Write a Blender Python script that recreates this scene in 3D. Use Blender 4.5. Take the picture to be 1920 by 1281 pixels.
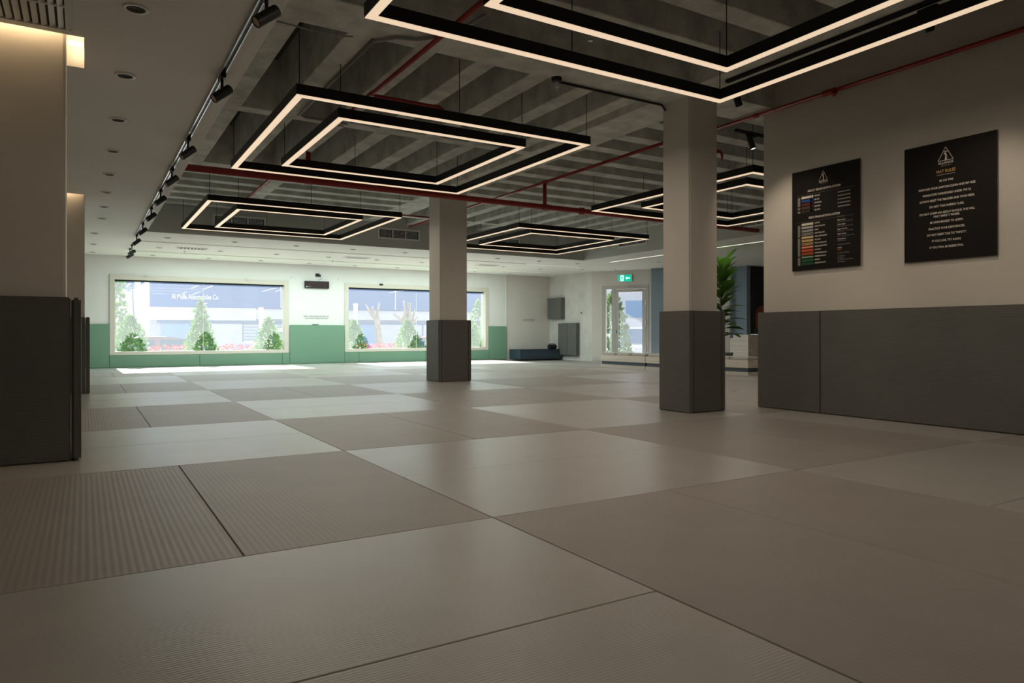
import bpy, bmesh, math, random
from mathutils import Matrix, Vector, Euler
R = math.radians
random.seed(7)
scene = bpy.context.scene
for o in list(bpy.data.objects):
    bpy.data.objects.remove(o)
COL = scene.collection

# ------------------------------------------------------------------ camera
cam_d = bpy.data.cameras.new('camera')
cam = bpy.data.objects.new('camera', cam_d)
COL.objects.link(cam)
YAW, ROLL, CAMH = 0.5452, -0.001, 0.778
_c, _s = math.cos(YAW), math.sin(YAW)
fw = Vector((_s, _c, 0)); rt = Vector((_c, -_s, 0)); up = Vector((0, 0, 1))
r2 = rt*math.cos(ROLL) + up*math.sin(ROLL)
u2 = up*math.cos(ROLL) - rt*math.sin(ROLL)
M = Matrix((r2, u2, -fw)).transposed().to_4x4()
M.translation = Vector((0, 0, CAMH))
cam.matrix_world = M
cam_d.sensor_width = 36.0
cam_d.lens = 36.0*1324.0/1920.0
cam_d.shift_y = -14.5/1920.0
cam_d.clip_start = 0.05
cam_d.clip_end = 300
scene.camera = cam

# ------------------------------------------------------------------ exposure, world, sun
scene.view_settings.view_transform = 'Standard'
scene.view_settings.look = 'None'
scene.view_settings.gamma = 1.0
scene.view_settings.use_curve_mapping = False
scene.view_settings.exposure = 0.0
try:
    scene.cycles.max_bounces = 10
    scene.cycles.diffuse_bounces = 6
    scene.cycles.transparent_max_bounces = 16
    scene.cycles.sample_clamp_indirect = 6.0
    scene.cycles.use_light_tree = True
    scene.cycles.use_denoising = True
    scene.cycles.caustics_reflective = False
    scene.cycles.caustics_refractive = False
except Exception:
    pass

SUN_E, SKY_S, RING_W = 22.0, 1.4, 21.5
world = bpy.data.worlds.new('world'); scene.world = world
world.use_nodes = True
wn = world.node_tree.nodes; wl = world.node_tree.links
bg = wn['Background']
tc = wn.new('ShaderNodeTexCoord'); sx = wn.new('ShaderNodeSeparateXYZ'); cr = wn.new('ShaderNodeValToRGB')
wl.new(tc.outputs['Generated'], sx.inputs[0]); wl.new(sx.outputs['Z'], cr.inputs[0])
cr.color_ramp.elements[0].position = 0.0; cr.color_ramp.elements[0].color = (1.0, 1.0, 1.0, 1)
cr.color_ramp.elements[1].position = 0.9; cr.color_ramp.elements[1].color = (0.42, 0.62, 1.0, 1)
wl.new(cr.outputs[0], bg.inputs[0]); bg.inputs[1].default_value = SKY_S

sun_d = bpy.data.lights.new('sun', 'SUN'); sun_d.energy = SUN_E; sun_d.angle = R(0.8); sun_d.color = (1.0, 0.96, 0.9)
sun = bpy.data.objects.new('sun', sun_d); COL.objects.link(sun)
el = R(35)
sun_dir = Vector((0.02, -math.cos(el), -math.sin(el)))
sun.rotation_euler = sun_dir.to_track_quat('-Z', 'Y').to_euler()
sun.location = (4, 40, 30)

# portals: sampling aids inside the two window openings and the door (they add no light)
def area(name, loc, rot, sx_, sy_, energy=0.0, color=(1, 1, 1), portal=False, parent=None):
    d = bpy.data.lights.new(name, 'AREA'); d.shape = 'RECTANGLE'; d.size = sx_; d.size_y = sy_
    d.energy = energy; d.color = color
    if portal:
        d.cycles.is_portal = True
    o = bpy.data.objects.new(name, d); COL.objects.link(o); o.location = loc; o.rotation_euler = rot
    if parent: o.parent = parent
    return o
area('daylight_portal', (2.52, 18.99, 1.2), (R(-90), 0, 0), 3.9, 1.75, 1.0, portal=True)
area('daylight_portal', (8.26, 18.99, 1.2), (R(-90), 0, 0), 4.3, 1.75, 1.0, portal=True)

# ------------------------------------------------------------------ materials
def mat(name, col, rough=0.6, metal=0.0, spec=0.35, noise=0.0, nscale=8.0, bump=0.0, bscale=60.0, stretch=None, emit=None, estr=0.0):
    m = bpy.data.materials.new(name); m.use_nodes = True
    nt = m.node_tree; b = nt.nodes['Principled BSDF']
    b.inputs['Roughness'].default_value = rough; b.inputs['Metallic'].default_value = metal
    b.inputs['Specular IOR Level'].default_value = spec
    b.inputs['Base Color'].default_value = (*col, 1)
    if noise or bump:
        t = nt.nodes.new('ShaderNodeTexCoord'); mp = nt.nodes.new('ShaderNodeMapping')
        nt.links.new(t.outputs['Object'], mp.inputs[0])
        if stretch: mp.inputs['Scale'].default_value = stretch
    if noise:
        n = nt.nodes.new('ShaderNodeTexNoise'); n.inputs['Scale'].default_value = nscale; n.inputs['Detail'].default_value = 6
        nt.links.new(mp.outputs[0], n.inputs[0])
        rmp = nt.nodes.new('ShaderNodeValToRGB')
        rmp.color_ramp.elements[0].position = 0.3; rmp.color_ramp.elements[1].position = 0.7
        rmp.color_ramp.elements[0].color = tuple(max(0, c*(1-noise)) for c in col)+(1,)
        rmp.color_ramp.elements[1].color = tuple(min(1, c*(1+noise)) for c in col)+(1,)
        nt.links.new(n.outputs[0], rmp.inputs[0]); nt.links.new(rmp.outputs[0], b.inputs['Base Color'])
    if bump:
        n2 = nt.nodes.new('ShaderNodeTexNoise'); n2.inputs['Scale'].default_value = bscale; n2.inputs['Detail'].default_value = 4
        nt.links.new(mp.outputs[0], n2.inputs[0])
        bp = nt.nodes.new('ShaderNodeBump'); bp.inputs['Strength'].default_value = bump; bp.inputs['Distance'].default_value = 0.01
        nt.links.new(n2.outputs[0], bp.inputs['Height']); nt.links.new(bp.outputs[0], b.inputs['Normal'])
    if emit:
        b.inputs['Emission Color'].default_value = (*emit, 1); b.inputs['Emission Strength'].default_value = estr
    return m

def rib_mat(name, col, rough, axis, pitch, strength, noise=0.05):
    """tatami weave: fine parallel ribs with a grain along them"""
    m = mat(name, col, rough, noise=noise, nscale=3.0)
    nt = m.node_tree; b = nt.nodes['Principled BSDF']
    t = nt.nodes.new('ShaderNodeTexCoord')
    w = nt.nodes.new('ShaderNodeTexWave'); w.wave_type = 'BANDS'; w.bands_direction = axis
    w.inputs['Scale'].default_value = 0.314/pitch
    w.inputs['Distortion'].default_value = 0.0
    nt.links.new(t.outputs['Object'], w.inputs[0])
    n = nt.nodes.new('ShaderNodeTexNoise'); n.inputs['Scale'].default_value = 90
    mp = nt.nodes.new('ShaderNodeMapping'); mp.inputs['Scale'].default_value = (0.12, 1, 1) if axis == 'Y' else (1, 0.12, 1)
    nt.links.new(t.outputs['Object'], mp.inputs[0]); nt.links.new(mp.outputs[0], n.inputs[0])
    a = nt.nodes.new('ShaderNodeMath'); a.operation = 'MULTIPLY_ADD'; a.inputs[1].default_value = 0.35
    nt.links.new(n.outputs[0], a.inputs[0]); nt.links.new(w.outputs[1], a.inputs[2])
    bp = nt.nodes.new('ShaderNodeBump'); bp.inputs['Strength'].default_value = strength; bp.inputs['Distance'].default_value = 0.004
    nt.links.new(a.outputs[0], bp.inputs['Height']); nt.links.new(bp.outputs[0], b.inputs['Normal'])
    return m

def concrete_mat(name, col, axis):
    """board marked painted concrete; boards run across the joist"""
    m = mat(name, col, 0.85, spec=0.2, noise=0.22, nscale=5.0)
    nt = m.node_tree; b = nt.nodes['Principled BSDF']
    t = nt.nodes.new('ShaderNodeTexCoord')
    w = nt.nodes.new('ShaderNodeTexWave'); w.wave_type = 'BANDS'; w.bands_direction = axis; w.wave_profile = 'SAW'
    w.inputs['Scale'].default_value = 3.2; w.inputs['Distortion'].default_value = 1.2; w.inputs['Detail'].default_value = 3
    w.inputs['Detail Scale'].default_value = 2.0
    nt.links.new(t.outputs['Object'], w.inputs[0])
    n = nt.nodes.new('ShaderNodeTexNoise'); n.inputs['Scale'].default_value = 25; n.inputs['Detail'].default_value = 8
    nt.links.new(t.outputs['Object'], n.inputs[0])
    a = nt.nodes.new('ShaderNodeMath'); a.operation = 'ADD'
    nt.links.new(w.outputs[1], a.inputs[0]); nt.links.new(n.outputs[0], a.inputs[1])
    bp = nt.nodes.new('ShaderNodeBump'); bp.inputs['Strength'].default_value = 0.55; bp.inputs['Distance'].default_value = 0.02
    nt.links.new(a.outputs[0], bp.inputs['Height']); nt.links.new(bp.outputs[0], b.inputs['Normal'])
    return m

def glass_mat(name, haze, tint=(1, 1, 1)):
    """clear pane that carries the bright daylight veil: mostly transparent, a little translucent haze mixed in, a little gloss"""
    m = bpy.data.materials.new(name); m.use_nodes = True
    nt = m.node_tree; nt.nodes.clear()
    out = nt.nodes.new('ShaderNodeOutputMaterial')
    tr = nt.nodes.new('ShaderNodeBsdfTransparent'); tr.inputs[0].default_value = (*tint, 1)
    tl = nt.nodes.new('ShaderNodeBsdfTranslucent'); tl.inputs[0].default_value = (0.86, 0.93, 1.0, 1)  # bluish glare veil put into the glass
    gl = nt.nodes.new('ShaderNodeBsdfGlossy'); gl.inputs['Roughness'].default_value = 0.02
    m1 = nt.nodes.new('ShaderNodeMixShader'); m1.inputs[0].default_value = haze
    m2 = nt.nodes.new('ShaderNodeMixShader'); m2.inputs[0].default_value = 0.05
    nt.links.new(tr.outputs[0], m1.inputs[1]); nt.links.new(tl.outputs[0], m1.inputs[2])
    nt.links.new(m1.outputs[0], m2.inputs[1]); nt.links.new(gl.outputs[0], m2.inputs[2])
    nt.links.new(m2.outputs[0], out.inputs[0])
    return m

def leaf_mat(name, col, trans=0.35):
    m = mat(name, col, 0.45, noise=0.35, nscale=6.0)
    nt = m.node_tree; b = nt.nodes['Principled BSDF']
    out = [n for n in nt.nodes if n.type == 'OUTPUT_MATERIAL'][0]
    tl = nt.nodes.new('ShaderNodeBsdfTranslucent'); tl.inputs[0].default_value = (col[0]*1.6, col[1]*1.5, col[2]*0.8, 1)
    mx = nt.nodes.new('ShaderNodeMixShader'); mx.inputs[0].default_value = trans
    nt.links.new(b.outputs[0], mx.inputs[1]); nt.links.new(tl.outputs[0], mx.inputs[2]); nt.links.new(mx.outputs[0], out.inputs[0])
    return m

MT = {}
MT['mat_light'] = rib_mat('mat_light_grey', (0.385, 0.37, 0.345), 0.30, 'Y', 0.012, 0.10)
MT['mat_dark'] = rib_mat('mat_taupe', (0.30, 0.275, 0.245), 0.46, 'X', 0.024, 0.12)
MT['pad_grey'] = rib_mat('pad_charcoal', (0.128, 0.13, 0.122), 0.55, 'Z', 0.02, 0.12)
MT['pad_green'] = mat('pad_sage', (0.17, 0.31, 0.215), 0.5, bump=0.05)
MT['pad_navy'] = mat('pad_navy', (0.035, 0.055, 0.075), 0.45, bump=0.05)
MT['wall'] = mat('wall_paint', (0.66, 0.63, 0.58), 0.75, noise=0.03, nscale=1.5, bump=0.03, bscale=120)
MT['plaster'] = mat('wall_plaster', (0.60, 0.59, 0.56), 0.85, noise=0.10, nscale=2.2, bump=0.12, bscale=25)
MT['wall_white'] = mat('wall_white', (0.74, 0.75, 0.72), 0.75, noise=0.02, nscale=1.5, bump=0.03, bscale=120)
MT['ceil_white'] = mat('ceiling_white', (0.84, 0.83, 0.81), 0.85, noise=0.02, nscale=0.8)
MT['bulk'] = mat('bulkhead_grey', (0.50, 0.50, 0.475), 0.8, noise=0.04, nscale=1.2)
MT['conc_x'] = concrete_mat('concrete_boards_x', (0.66, 0.68, 0.645), 'X')
MT['conc_y'] = concrete_mat('concrete_boards_y', (0.66, 0.68, 0.645), 'Y')
MT['conc'] = mat('concrete_slab_shade', (0.10, 0.10, 0.093), 0.9, noise=0.2, nscale=3.0, bump=0.2, bscale=12)  # darker than the joists: coffer shade put into the slab colour
MT['black'] = mat('black_metal', (0.012, 0.011, 0.010), 0.45)
MT['black_matte'] = mat('black_matte', (0.02, 0.018, 0.017), 0.6, noise=0.1, nscale=3)
MT['led'] = mat('led_diffuser', (0.9, 0.85, 0.8), 0.5, emit=(1.0, 0.75, 0.52), estr=0.76)
MT['cove'] = mat('cove_led', (0.9, 0.85, 0.8), 0.5, emit=(1.0, 0.72, 0.42), estr=15.0)
MT['slot_led'] = mat('slot_led', (0.9, 0.9, 0.88), 0.5, emit=(1.0, 0.93, 0.82), estr=1.1)
MT['slot_dim'] = mat('slot_diffuser', (0.75, 0.74, 0.68), 0.6)
MT['alu'] = mat('brushed_aluminium', (0.62, 0.64, 0.68), 0.28, metal=0.9)
MT['steel'] = mat('steel', (0.55, 0.55, 0.55), 0.3, metal=1.0)
MT['red'] = mat('red_pipe', (0.32, 0.025, 0.018), 0.35, spec=0.5, noise=0.12, nscale=6)
MT['conduit'] = mat('grey_conduit', (0.30, 0.30, 0.29), 0.5, noise=0.1)
MT['white_plastic'] = mat('white_plastic', (0.72, 0.71, 0.69), 0.4)
MT['lens_warm'] = mat('lens_warm', (0.62, 0.48, 0.38), 0.3)
MT['hole'] = mat('dark_recess', (0.05, 0.045, 0.04), 0.7)
MT['lampglow'] = mat('lamp_glow', (1, 0.9, 0.8), 0.5, emit=(1.0, 0.85, 0.72), estr=3.0)
MT['frame'] = mat('window_frame_cream', (0.62, 0.59, 0.51), 0.5)
MT['door_alu'] = mat('door_frame_grey', (0.50, 0.48, 0.45), 0.45)
MT['glass'] = glass_mat('window_glass', 0.045)
MT['clear'] = glass_mat('door_glass', 0.045)
MT['poster'] = mat('poster_black', (0.010, 0.008, 0.007), 0.5, spec=0.2, noise=0.1, nscale=2)
MT['poster_edge'] = mat('poster_edge', (0.45, 0.42, 0.38), 0.5)
MT['print_white'] = mat('print_white', (0.80, 0.75, 0.69), 0.6)
MT['print_dim'] = mat('print_dim', (0.22, 0.20, 0.175), 0.6)
MT['print_gold'] = mat('print_gold', (0.62, 0.37, 0.10), 0.6)
MT['text_grey'] = mat('wall_lettering', (0.22, 0.24, 0.22), 0.6)
MT['wood'] = mat('bleached_wood', (0.64, 0.58, 0.51), 0.55, noise=0.18, nscale=4.0, stretch=(1, 0.15, 6))
MT['wood_dark'] = mat('wood_brown', (0.20, 0.13, 0.08), 0.55, noise=0.2, nscale=5)
MT['toe'] = mat('toe_strip', (0.06, 0.075, 0.10), 0.5)
MT['cushion'] = mat('cushion_fabric', (0.50, 0.48, 0.45), 0.8, bump=0.1, bscale=150)
MT['blue'] = mat('blue_grey_paint', (0.225, 0.285, 0.345), 0.7, noise=0.04, nscale=2)
MT['leaf'] = leaf_mat('glossy_leaf', (0.045, 0.105, 0.02), 0.18)
MT['bark'] = mat('bark', (0.20, 0.15, 0.10), 0.9, noise=0.3, nscale=10, bump=0.4, bscale=30)
MT['terracotta'] = mat('grey_pot', (0.20, 0.20, 0.20), 0.7)
MT['screen'] = mat('timer_screen', (0.035, 0.018, 0.022), 0.25)
MT['signgreen'] = mat('exit_green', (0.0, 0.35, 0.25), 0.5, emit=(0.0, 0.55, 0.36), estr=0.75)
MT['signwhite'] = mat('exit_white', (0.8, 1, 0.95), 0.5, emit=(0.62, 1.0, 0.92), estr=0.95)
MT['floor_tile'] = mat('floor_base', (0.33, 0.31, 0.28), 0.6, noise=0.05)
MT['ply'] = mat('orange_panel', (0.22, 0.05, 0.015), 0.5)

# ------------------------------------------------------------------ helpers
class B:
    """collects simple solids into one mesh"""
    def __init__(self): self.v = []; self.f = []; self.m = []
    def add(self, vs, fs, mi=0):
        n = len(self.v); self.v += [tuple(p) for p in vs]; self.f += [tuple(n+i for i in f) for f in fs]; self.m += [mi]*len(fs); return self
    def box(self, x0, x1, y0, y1, z0, z1, mi=0):
        vs = [(x0,y0,z0),(x1,y0,z0),(x1,y1,z0),(x0,y1,z0),(x0,y0,z1),(x1,y0,z1),(x1,y1,z1),(x0,y1,z1)]
        return self.add(vs, [(0,3,2,1),(4,5,6,7),(0,1,5,4),(1,2,6,5),(2,3,7,6),(3,0,4,7)], mi)
    def prism(self, pts, a0, a1, axis='y', mi=0):
        """outline pts (2D) extruded along axis"""
        n = len(pts)
        def P(p, t): return {'y': (p[0], t, p[1]), 'x': (t, p[0], p[1]), 'z': (p[0], p[1], t)}[axis]
        vs = [P(p, a0) for p in pts] + [P(p, a1) for p in pts]
        fs = [tuple(range(n)), tuple(range(2*n-1, n-1, -1))] + [(i, i+n, (i+1) % n+n, (i+1) % n) for i in range(n)]
        return self.add(vs, fs, mi)
    def tube(self, pts, r, n=8, mi=0, caps=True, r2=None):
        pts = [Vector(p) for p in pts]; rings = []
        for i, p in enumerate(pts):
            d = (pts[min(i+1, len(pts)-1)] - pts[max(i-1, 0)]).normalized()
            a = d.cross(Vector((0, 0, 1)))
            if a.length < 1e-3: a = Vector((1, 0, 0))
            a.normalize(); b = d.cross(a)
            rr = r if r2 is None else r + (r2-r)*i/(len(pts)-1)
            rings.append([p + rr*(a*math.cos(2*math.pi*k/n) + b*math.sin(2*math.pi*k/n)) for k in range(n)])
        vs = [q for ring in rings for q in ring]; fs = []
        for i in range(len(pts)-1):
            for k in range(n):
                fs.append((i*n+k, i*n+(k+1) % n, (i+1)*n+(k+1) % n, (i+1)*n+k))
        if caps:
            fs.append(tuple(range(n-1, -1, -1))); fs.append(tuple((len(pts)-1)*n+k for k in range(n)))
        return self.add(vs, fs, mi)
    def lathe(self, prof, n=20, mi=0, c=(0, 0, 0)):
        vs = []; fs = []
        for (r, z) in prof:
            for k in range(n):
                a = 2*math.pi*k/n; vs.append((c[0]+r*math.cos(a), c[1]+r*math.sin(a), c[2]+z))
        for i in range(len(prof)-1):
            for k in range(n):
                fs.append((i*n+k, i*n+(k+1) % n, (i+1)*n+(k+1) % n, (i+1)*n+k))
        return self.add(vs, fs, mi)
    def mesh(self, name, mats, bevel=0.0, smooth=False, seg=2):
        me = bpy.data.meshes.new(name); me.from_pydata(self.v, [], self.f)
        if not isinstance(mats, (list, tuple)): mats = [mats]
        for m in mats: me.materials.append(MT[m] if isinstance(m, str) else m)
        for p, mi in zip(me.polygons, self.m): p.material_index = mi
        bm = bmesh.new(); bm.from_mesh(me)
        bmesh.ops.recalc_face_normals(bm, faces=bm.faces[:])
        if bevel:
            bmesh.ops.bevel(bm, geom=bm.edges[:], offset=bevel, segments=seg, affect='EDGES', clamp_overlap=True)
        bm.to_mesh(me); bm.free()
        if smooth:
            for p in me.polygons: p.use_smooth = True
        me.update(); return me
    def obj(self, name, mats, parent=None, bevel=0.0, smooth=False, kind=None, loc=None, seg=2):
        o = bpy.data.objects.new(name, self.mesh(name, mats, bevel, smooth, seg)); COL.objects.link(o)
        if parent is not None: o.parent = parent
        if loc is not None: o.location = loc
        if kind: o['kind'] = kind
        return o
def tag(o, label, cat, group=None):
    o['label'] = label; o['category'] = cat
    if group: o['group'] = group
    return o
def thing(name, label, cat, loc=(0, 0, 0), rz=0.0, group=None):
    o = bpy.data.objects.new(name, None); COL.objects.link(o); o.location = loc; o.rotation_euler = (0, 0, rz)
    o.empty_display_size = 0.1
    bpy.context.view_layer.update()
    return tag(o, label, cat, group)
def box(x0, x1, y0, y1, z0, z1): return B().box(x0, x1, y0, y1, z0, z1)
def text(name, s, size, mw, m, parent=None, align='CENTER', extr=0.0005, bold=0.0, line=1.0, sx=1.0):
    c = bpy.data.curves.new(name, 'FONT'); c.body = s; c.size = size; c.align_x = align; c.align_y = 'CENTER'
    c.extrude = extr; c.offset = bold; c.space_line = line; c.resolution_u = 2
    c.materials.append(MT[m])
    f = bpy.data.objects.new(name+'_font', c); COL.objects.link(f)
    dg = bpy.context.evaluated_depsgraph_get(); dg.update()
    me = bpy.data.meshes.new_from_object(f.evaluated_get(dg)); me.name = name
    bpy.data.objects.remove(f)
    o = bpy.data.objects.new(name, me); COL.objects.link(o)
    if parent is not None: o.parent = parent
    o.matrix_world = mw @ Matrix.Diagonal((sx, 1, 1, 1))
    return o
def dup(root, loc=None, label=None):
    r = root.copy(); COL.objects.link(r)
    if loc is not None: r.location = loc
    if label: r['label'] = label
    for ch in root.children:
        c = ch.copy(); COL.objects.link(c); c.parent = r
        for g in ch.children:
            d = g.copy(); COL.objects.link(d); d.parent = c
    return r
ORD = ['first', 'second', 'third', 'fourth', 'fifth', 'sixth', 'seventh', 'eighth', 'ninth', 'tenth', 'eleventh', 'twelfth']

# ------------------------------------------------------------------ constants of the place (metres)
LOWZ, BEAMZ, SLABZ = 2.60, 3.12, 3.68
YW = 18.70            # window wall
WX = 6.17             # wall with the posters
WEND = 5.02           # where that wall ends
BULKY, BULKX = 14.10, 10.65

# ------------------------------------------------------------------ floor and mats
floor = box(-2.6, 17.3, -4.1, 19.0, -0.20, -0.041).obj('floor', 'floor_tile', kind='structure')
def clip_mats():
    for i in range(-2, 5):
        for j in range(-3, 8):
            x0 = 1.48 + 2*i; y0 = 2.60 + 2*j
            light = (i+j) % 2 == 0
            rects = ([(x0, x0+2, y0, y0+1), (x0, x0+2, y0+1, y0+2)] if light else [(x0, x0+1, y0, y0+2), (x0+1, x0+2, y0, y0+2)])
            for (a, b, c, d) in rects:
                b = min(b, 10.48)
                if c < WEND-0.1 and d <= 4.61: b = min(b, WX-0.06)
                if c < WEND and d > 4.61 and a >= WX-0.1: c = max(c, WEND+0.03)
                if b-a < 0.1 or d-c < 0.1: continue
                yield light, a, b, c, d
for light, a, b, c, d in clip_mats():
    g = 0.0012
    cx, cy = (a+b)/2, (c+d)/2
    hx, hy = (b-a)/2-g, (d-c)/2-g
    box(-hx, hx, -hy, hy, -0.04, random.uniform(-0.0008, 0.0004)).obj('mat', 'mat_light' if light else 'mat_dark', floor, bevel=0.003, seg=1, loc=(cx, cy, 0))

# ------------------------------------------------------------------ walls
def wall_with_holes(name, x0, x1, holes, y0, y1, z1, m):
    b = B(); xs = x0
    for (a, c, lo, hi) in holes:
        b.box(xs, a, y0, y1, -0.2, z1); b.box(a, c, y0, y1, -0.2, lo); b.box(a, c, y0, y1, hi, z1); xs = c
    b.box(xs, x1, y0, y1, -0.2, z1)
    return b.obj(name, m, kind='structure')
HOLES = [(0.60, 4.455, 0.36, 2.06), (6.13, 10.40, 0.36, 2.06)]
wall_with_holes('wall_window', -2.6, 11.135, HOLES, YW, YW+0.25, LOWZ+0.12, 'wall_white')
box(11.135, 12.95, YW, YW+0.25, -0.2, LOWZ+0.12).obj('wall_far_end', 'wall', kind='structure')
box(11.115, 11.15, YW-0.012, YW-0.001, 0.98, LOWZ).obj('trim_1', 'white_plastic', kind='structure')
box(-2.7, -2.5, -4.1, 18.95, -0.2, SLABZ).obj('wall_left', 'wall', kind='structure')
box(-2.7, 17.4, -4.3, -4.1, -0.2, SLABZ).obj('wall_back', 'wall', kind='structure')
box(WX, WX+0.18, -4.1, WEND, -0.2, SLABZ).obj('wall_right', 'wall', kind='structure')
box(17.2, 17.4, -4.1, 13.6, -0.2, SLABZ).obj('wall_outer', 'wall', kind='structure')
box(12.75, 12.93, 16.5, YW, -0.2, LOWZ+0.12).obj('wall_short', 'plaster', kind='structure')
# oblique wall with the entrance door, built along its own axis s
DA = Vector((12.75, 16.5, 0)); DB = Vector((15.05, 13.372, 0)); de = (DB-DA).normalized()
OB = Matrix(((de.x, -de.y, 0, DA.x), (de.y, de.x, 0, DA.y), (0, 0, 1, 0), (0, 0, 0, 1)))   # local x along wall, local +y outwards
LEN = (DB-DA).length
b = B()
b.box(0, 0.31, 0, 0.18, -0.2, LOWZ+0.12); b.box(1.667, LEN, 0, 0.18, -0.2, LOWZ+0.12); b.box(0.31, 1.667, 0, 0.18, 2.17, LOWZ+0.12); b.box(0.31, 1.667, 0, 0.18, -0.2, -0.03)
wo = b.obj('wall_oblique', 'wall', kind='structure'); wo.matrix_world = OB
area('daylight_portal', OB @ Vector((1.0, 0.2, 1.1)), Euler((R(-90), 0, math.atan2(de.y, de.x))), 1.3, 2.1, 1.0, portal=True)

# ------------------------------------------------------------------ ceilings
# upper slab with downstand beams and joists
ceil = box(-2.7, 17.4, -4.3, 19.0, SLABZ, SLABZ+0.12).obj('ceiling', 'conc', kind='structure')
def beam(nm, x0, x1, y0, y1, along, z0=BEAMZ, taper=0.0):
    m = 'conc_x' if along == 'x' else 'conc_y'
    if along == 'x':
        pts = [(y0, z0), (y1, z0), (y1+taper, SLABZ+0.01), (y0-taper, SLABZ+0.01)]
        bb = B().prism(pts, x0, x1, 'x')
    else:
        pts = [(x0, z0), (x1, z0), (x1+taper, SLABZ+0.01), (x0-taper, SLABZ+0.01)]
        bb = B().prism(pts, y0, y1, 'y')
    return bb.obj(nm, m, ceil, bevel=0.006, seg=1)
Z1 = BEAMZ+0.004
beam('beam', -2.5, 17.2, 4.88, 5.36, 'x'); beam('beam', -2.5, 14.0, 10.40, 10.86, 'x'); beam('beam', -2.5, 12.7, 15.8, 16.25, 'x')
beam('beam', 4.95, 5.46, -4.1, 18.6, 'y', BEAMZ+0.002); beam('beam', 10.70, 11.2, 5.0, 18.6, 'y', BEAMZ+0.002); beam('beam', -0.35, 0.15, -4.1, 18.6, 'y', BEAMZ+0.002)
beam('beam_haunch', 4.83, 4.96, 5.36, 10.40, 'y', BEAMZ+0.10); beam('beam_haunch', 4.83, 4.96, 10.86, 15.8, 'y', BEAMZ+0.10)
for k in range(7):                                # bay beside the columns: joists run away from the camera
    xc = 1.30+0.565*k - 0.005
    if xc < 4.75: beam('joist', xc-0.098, xc+0.098, 5.36, 10.40, 'y', Z1, 0.0)
beam('joist', 0.53, 0.72, 5.36, 10.40, 'y', Z1, 0.0)
beam('cross_rib', 0.15, 4.95, 7.68, 7.85, 'x', Z1+0.003, 0.0)
for k in range(6):
    yc = 11.10+0.565*k
    if yc < 14.0: beam('joist', 0.15, 4.95, yc-0.098, yc+0.098, 'x', Z1, 0.0)
beam('cross_rib', 2.46, 2.66, 10.86, 14.1, 'y', Z1+0.003, 0.0)
for k in range(8):
    yc = 6.0+0.565*k - 0.02
    if yc < 10.2: beam('joist', 5.46, 10.70, yc-0.098, yc+0.098, 'x', Z1, 0.0)
beam('cross_rib', 8.02, 8.22, 5.36, 10.40, 'y', Z1+0.003, 0.0)
for k in range(9):
    xc = 6.0+0.565*k
    if xc < 10.6: beam('joist', xc-0.098, xc+0.098, 10.86, 14.1, 'y', Z1, 0.0)
beam('cross_rib', 5.46, 10.70, 13.1, 13.28, 'x', Z1+0.003, 0.0)
for k in range(9):
    yc = 4.18-0.565*k
    if yc > -4: beam('joist', 0.15, 4.95, yc-0.10, yc+0.10, 'x', Z1, 0.0)
for k in range(2):
    xc = 6.0+0.565*k
    if xc < 6.0: beam('joist', xc-0.1, xc+0.1, -4.1, 4.88, 'y', Z1, 0.0)

# low white ceilings; the left one has two openings around the wall piers
b = B()
T = 0.14
b.box(0.005, 0.94, -4.1, BULKY, LOWZ, LOWZ+T)
b.box(-2.5, 0.005, -4.1, 5.07, LOWZ, LOWZ+T); b.box(-2.5, 0.005, 5.655, 10.77, LOWZ, LOWZ+T); b.box(-2.5, 0.005, 11.26, BULKY, LOWZ, LOWZ+T)
b.obj('ceiling_left', 'ceil_white', kind='structure')
box(-2.5, 12.9, BULKY, YW, LOWZ, LOWZ+T).obj('ceiling_far', 'ceil_white', kind='structure')
b = B(); b.box(BULKX, 17.2, WEND-1.0, BULKY, LOWZ, LOWZ+T); b.box(12.9, 15.6, BULKY, 17.0, LOWZ, LOWZ+T)
b.obj('ceiling_entrance', 'ceil_white', kind='structure')
b = B(); b.box(0.94, BULKX, BULKY-0.02, BULKY-0.001, LOWZ, SLABZ); 
b.obj('bulkhead_far', 'bulk', kind='structure')
box(BULKX-0.02, BULKX-0.001, WEND-1.0, BULKY-0.02, LOWZ, SLABZ).obj('bulkhead_right', 'bulk', kind='structure')
box(0.941, 0.96, -4.1, BULKY-0.02, LOWZ, SLABZ).obj('bulkhead_left', 'ceil_white', kind='structure')

# warm light strips hidden in the openings around the two piers
for i, (y0, y1, xe, lab) in enumerate([(5.075, 5.65, 0.004, 'nearer'), (10.775, 11.255, 0.004, 'farther')]):
    b = B(); b.box(-2.4, -0.10, y0+0.005, y0+0.03, LOWZ+0.115, LOWZ+0.13)
    o = b.obj('cove_light', 'cove'); tag(o, 'warm light strip in ceiling recess above front of the %s left wall pier' % lab, 'cove light', 'cove light strips')
    b = B(); b.box(-0.085, 0.0, y1-0.10, y1-0.075, LOWZ+0.115, LOWZ+0.135)
    o = b.obj('cove_light', 'cove'); tag(o, 'short bright strip in ceiling notch beside the %s left wall pier' % lab, 'cove light', 'cove light strips')
    b = B(); b.box(-2.5, 0.004, y0, y1, LOWZ+0.20, LOWZ+0.22); b.box(0.005, 0.02, y0, y1, LOWZ+T, LOWZ+0.22)
    b.box(-2.5, 0.004, y0-0.015, y0, LOWZ+T, LOWZ+0.22); b.box(-2.5, 0.004, y1, y1+0.015, LOWZ+T, LOWZ+0.22)
    b.obj('trim_%d' % (i+2), 'ceil_white', kind='structure')

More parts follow.
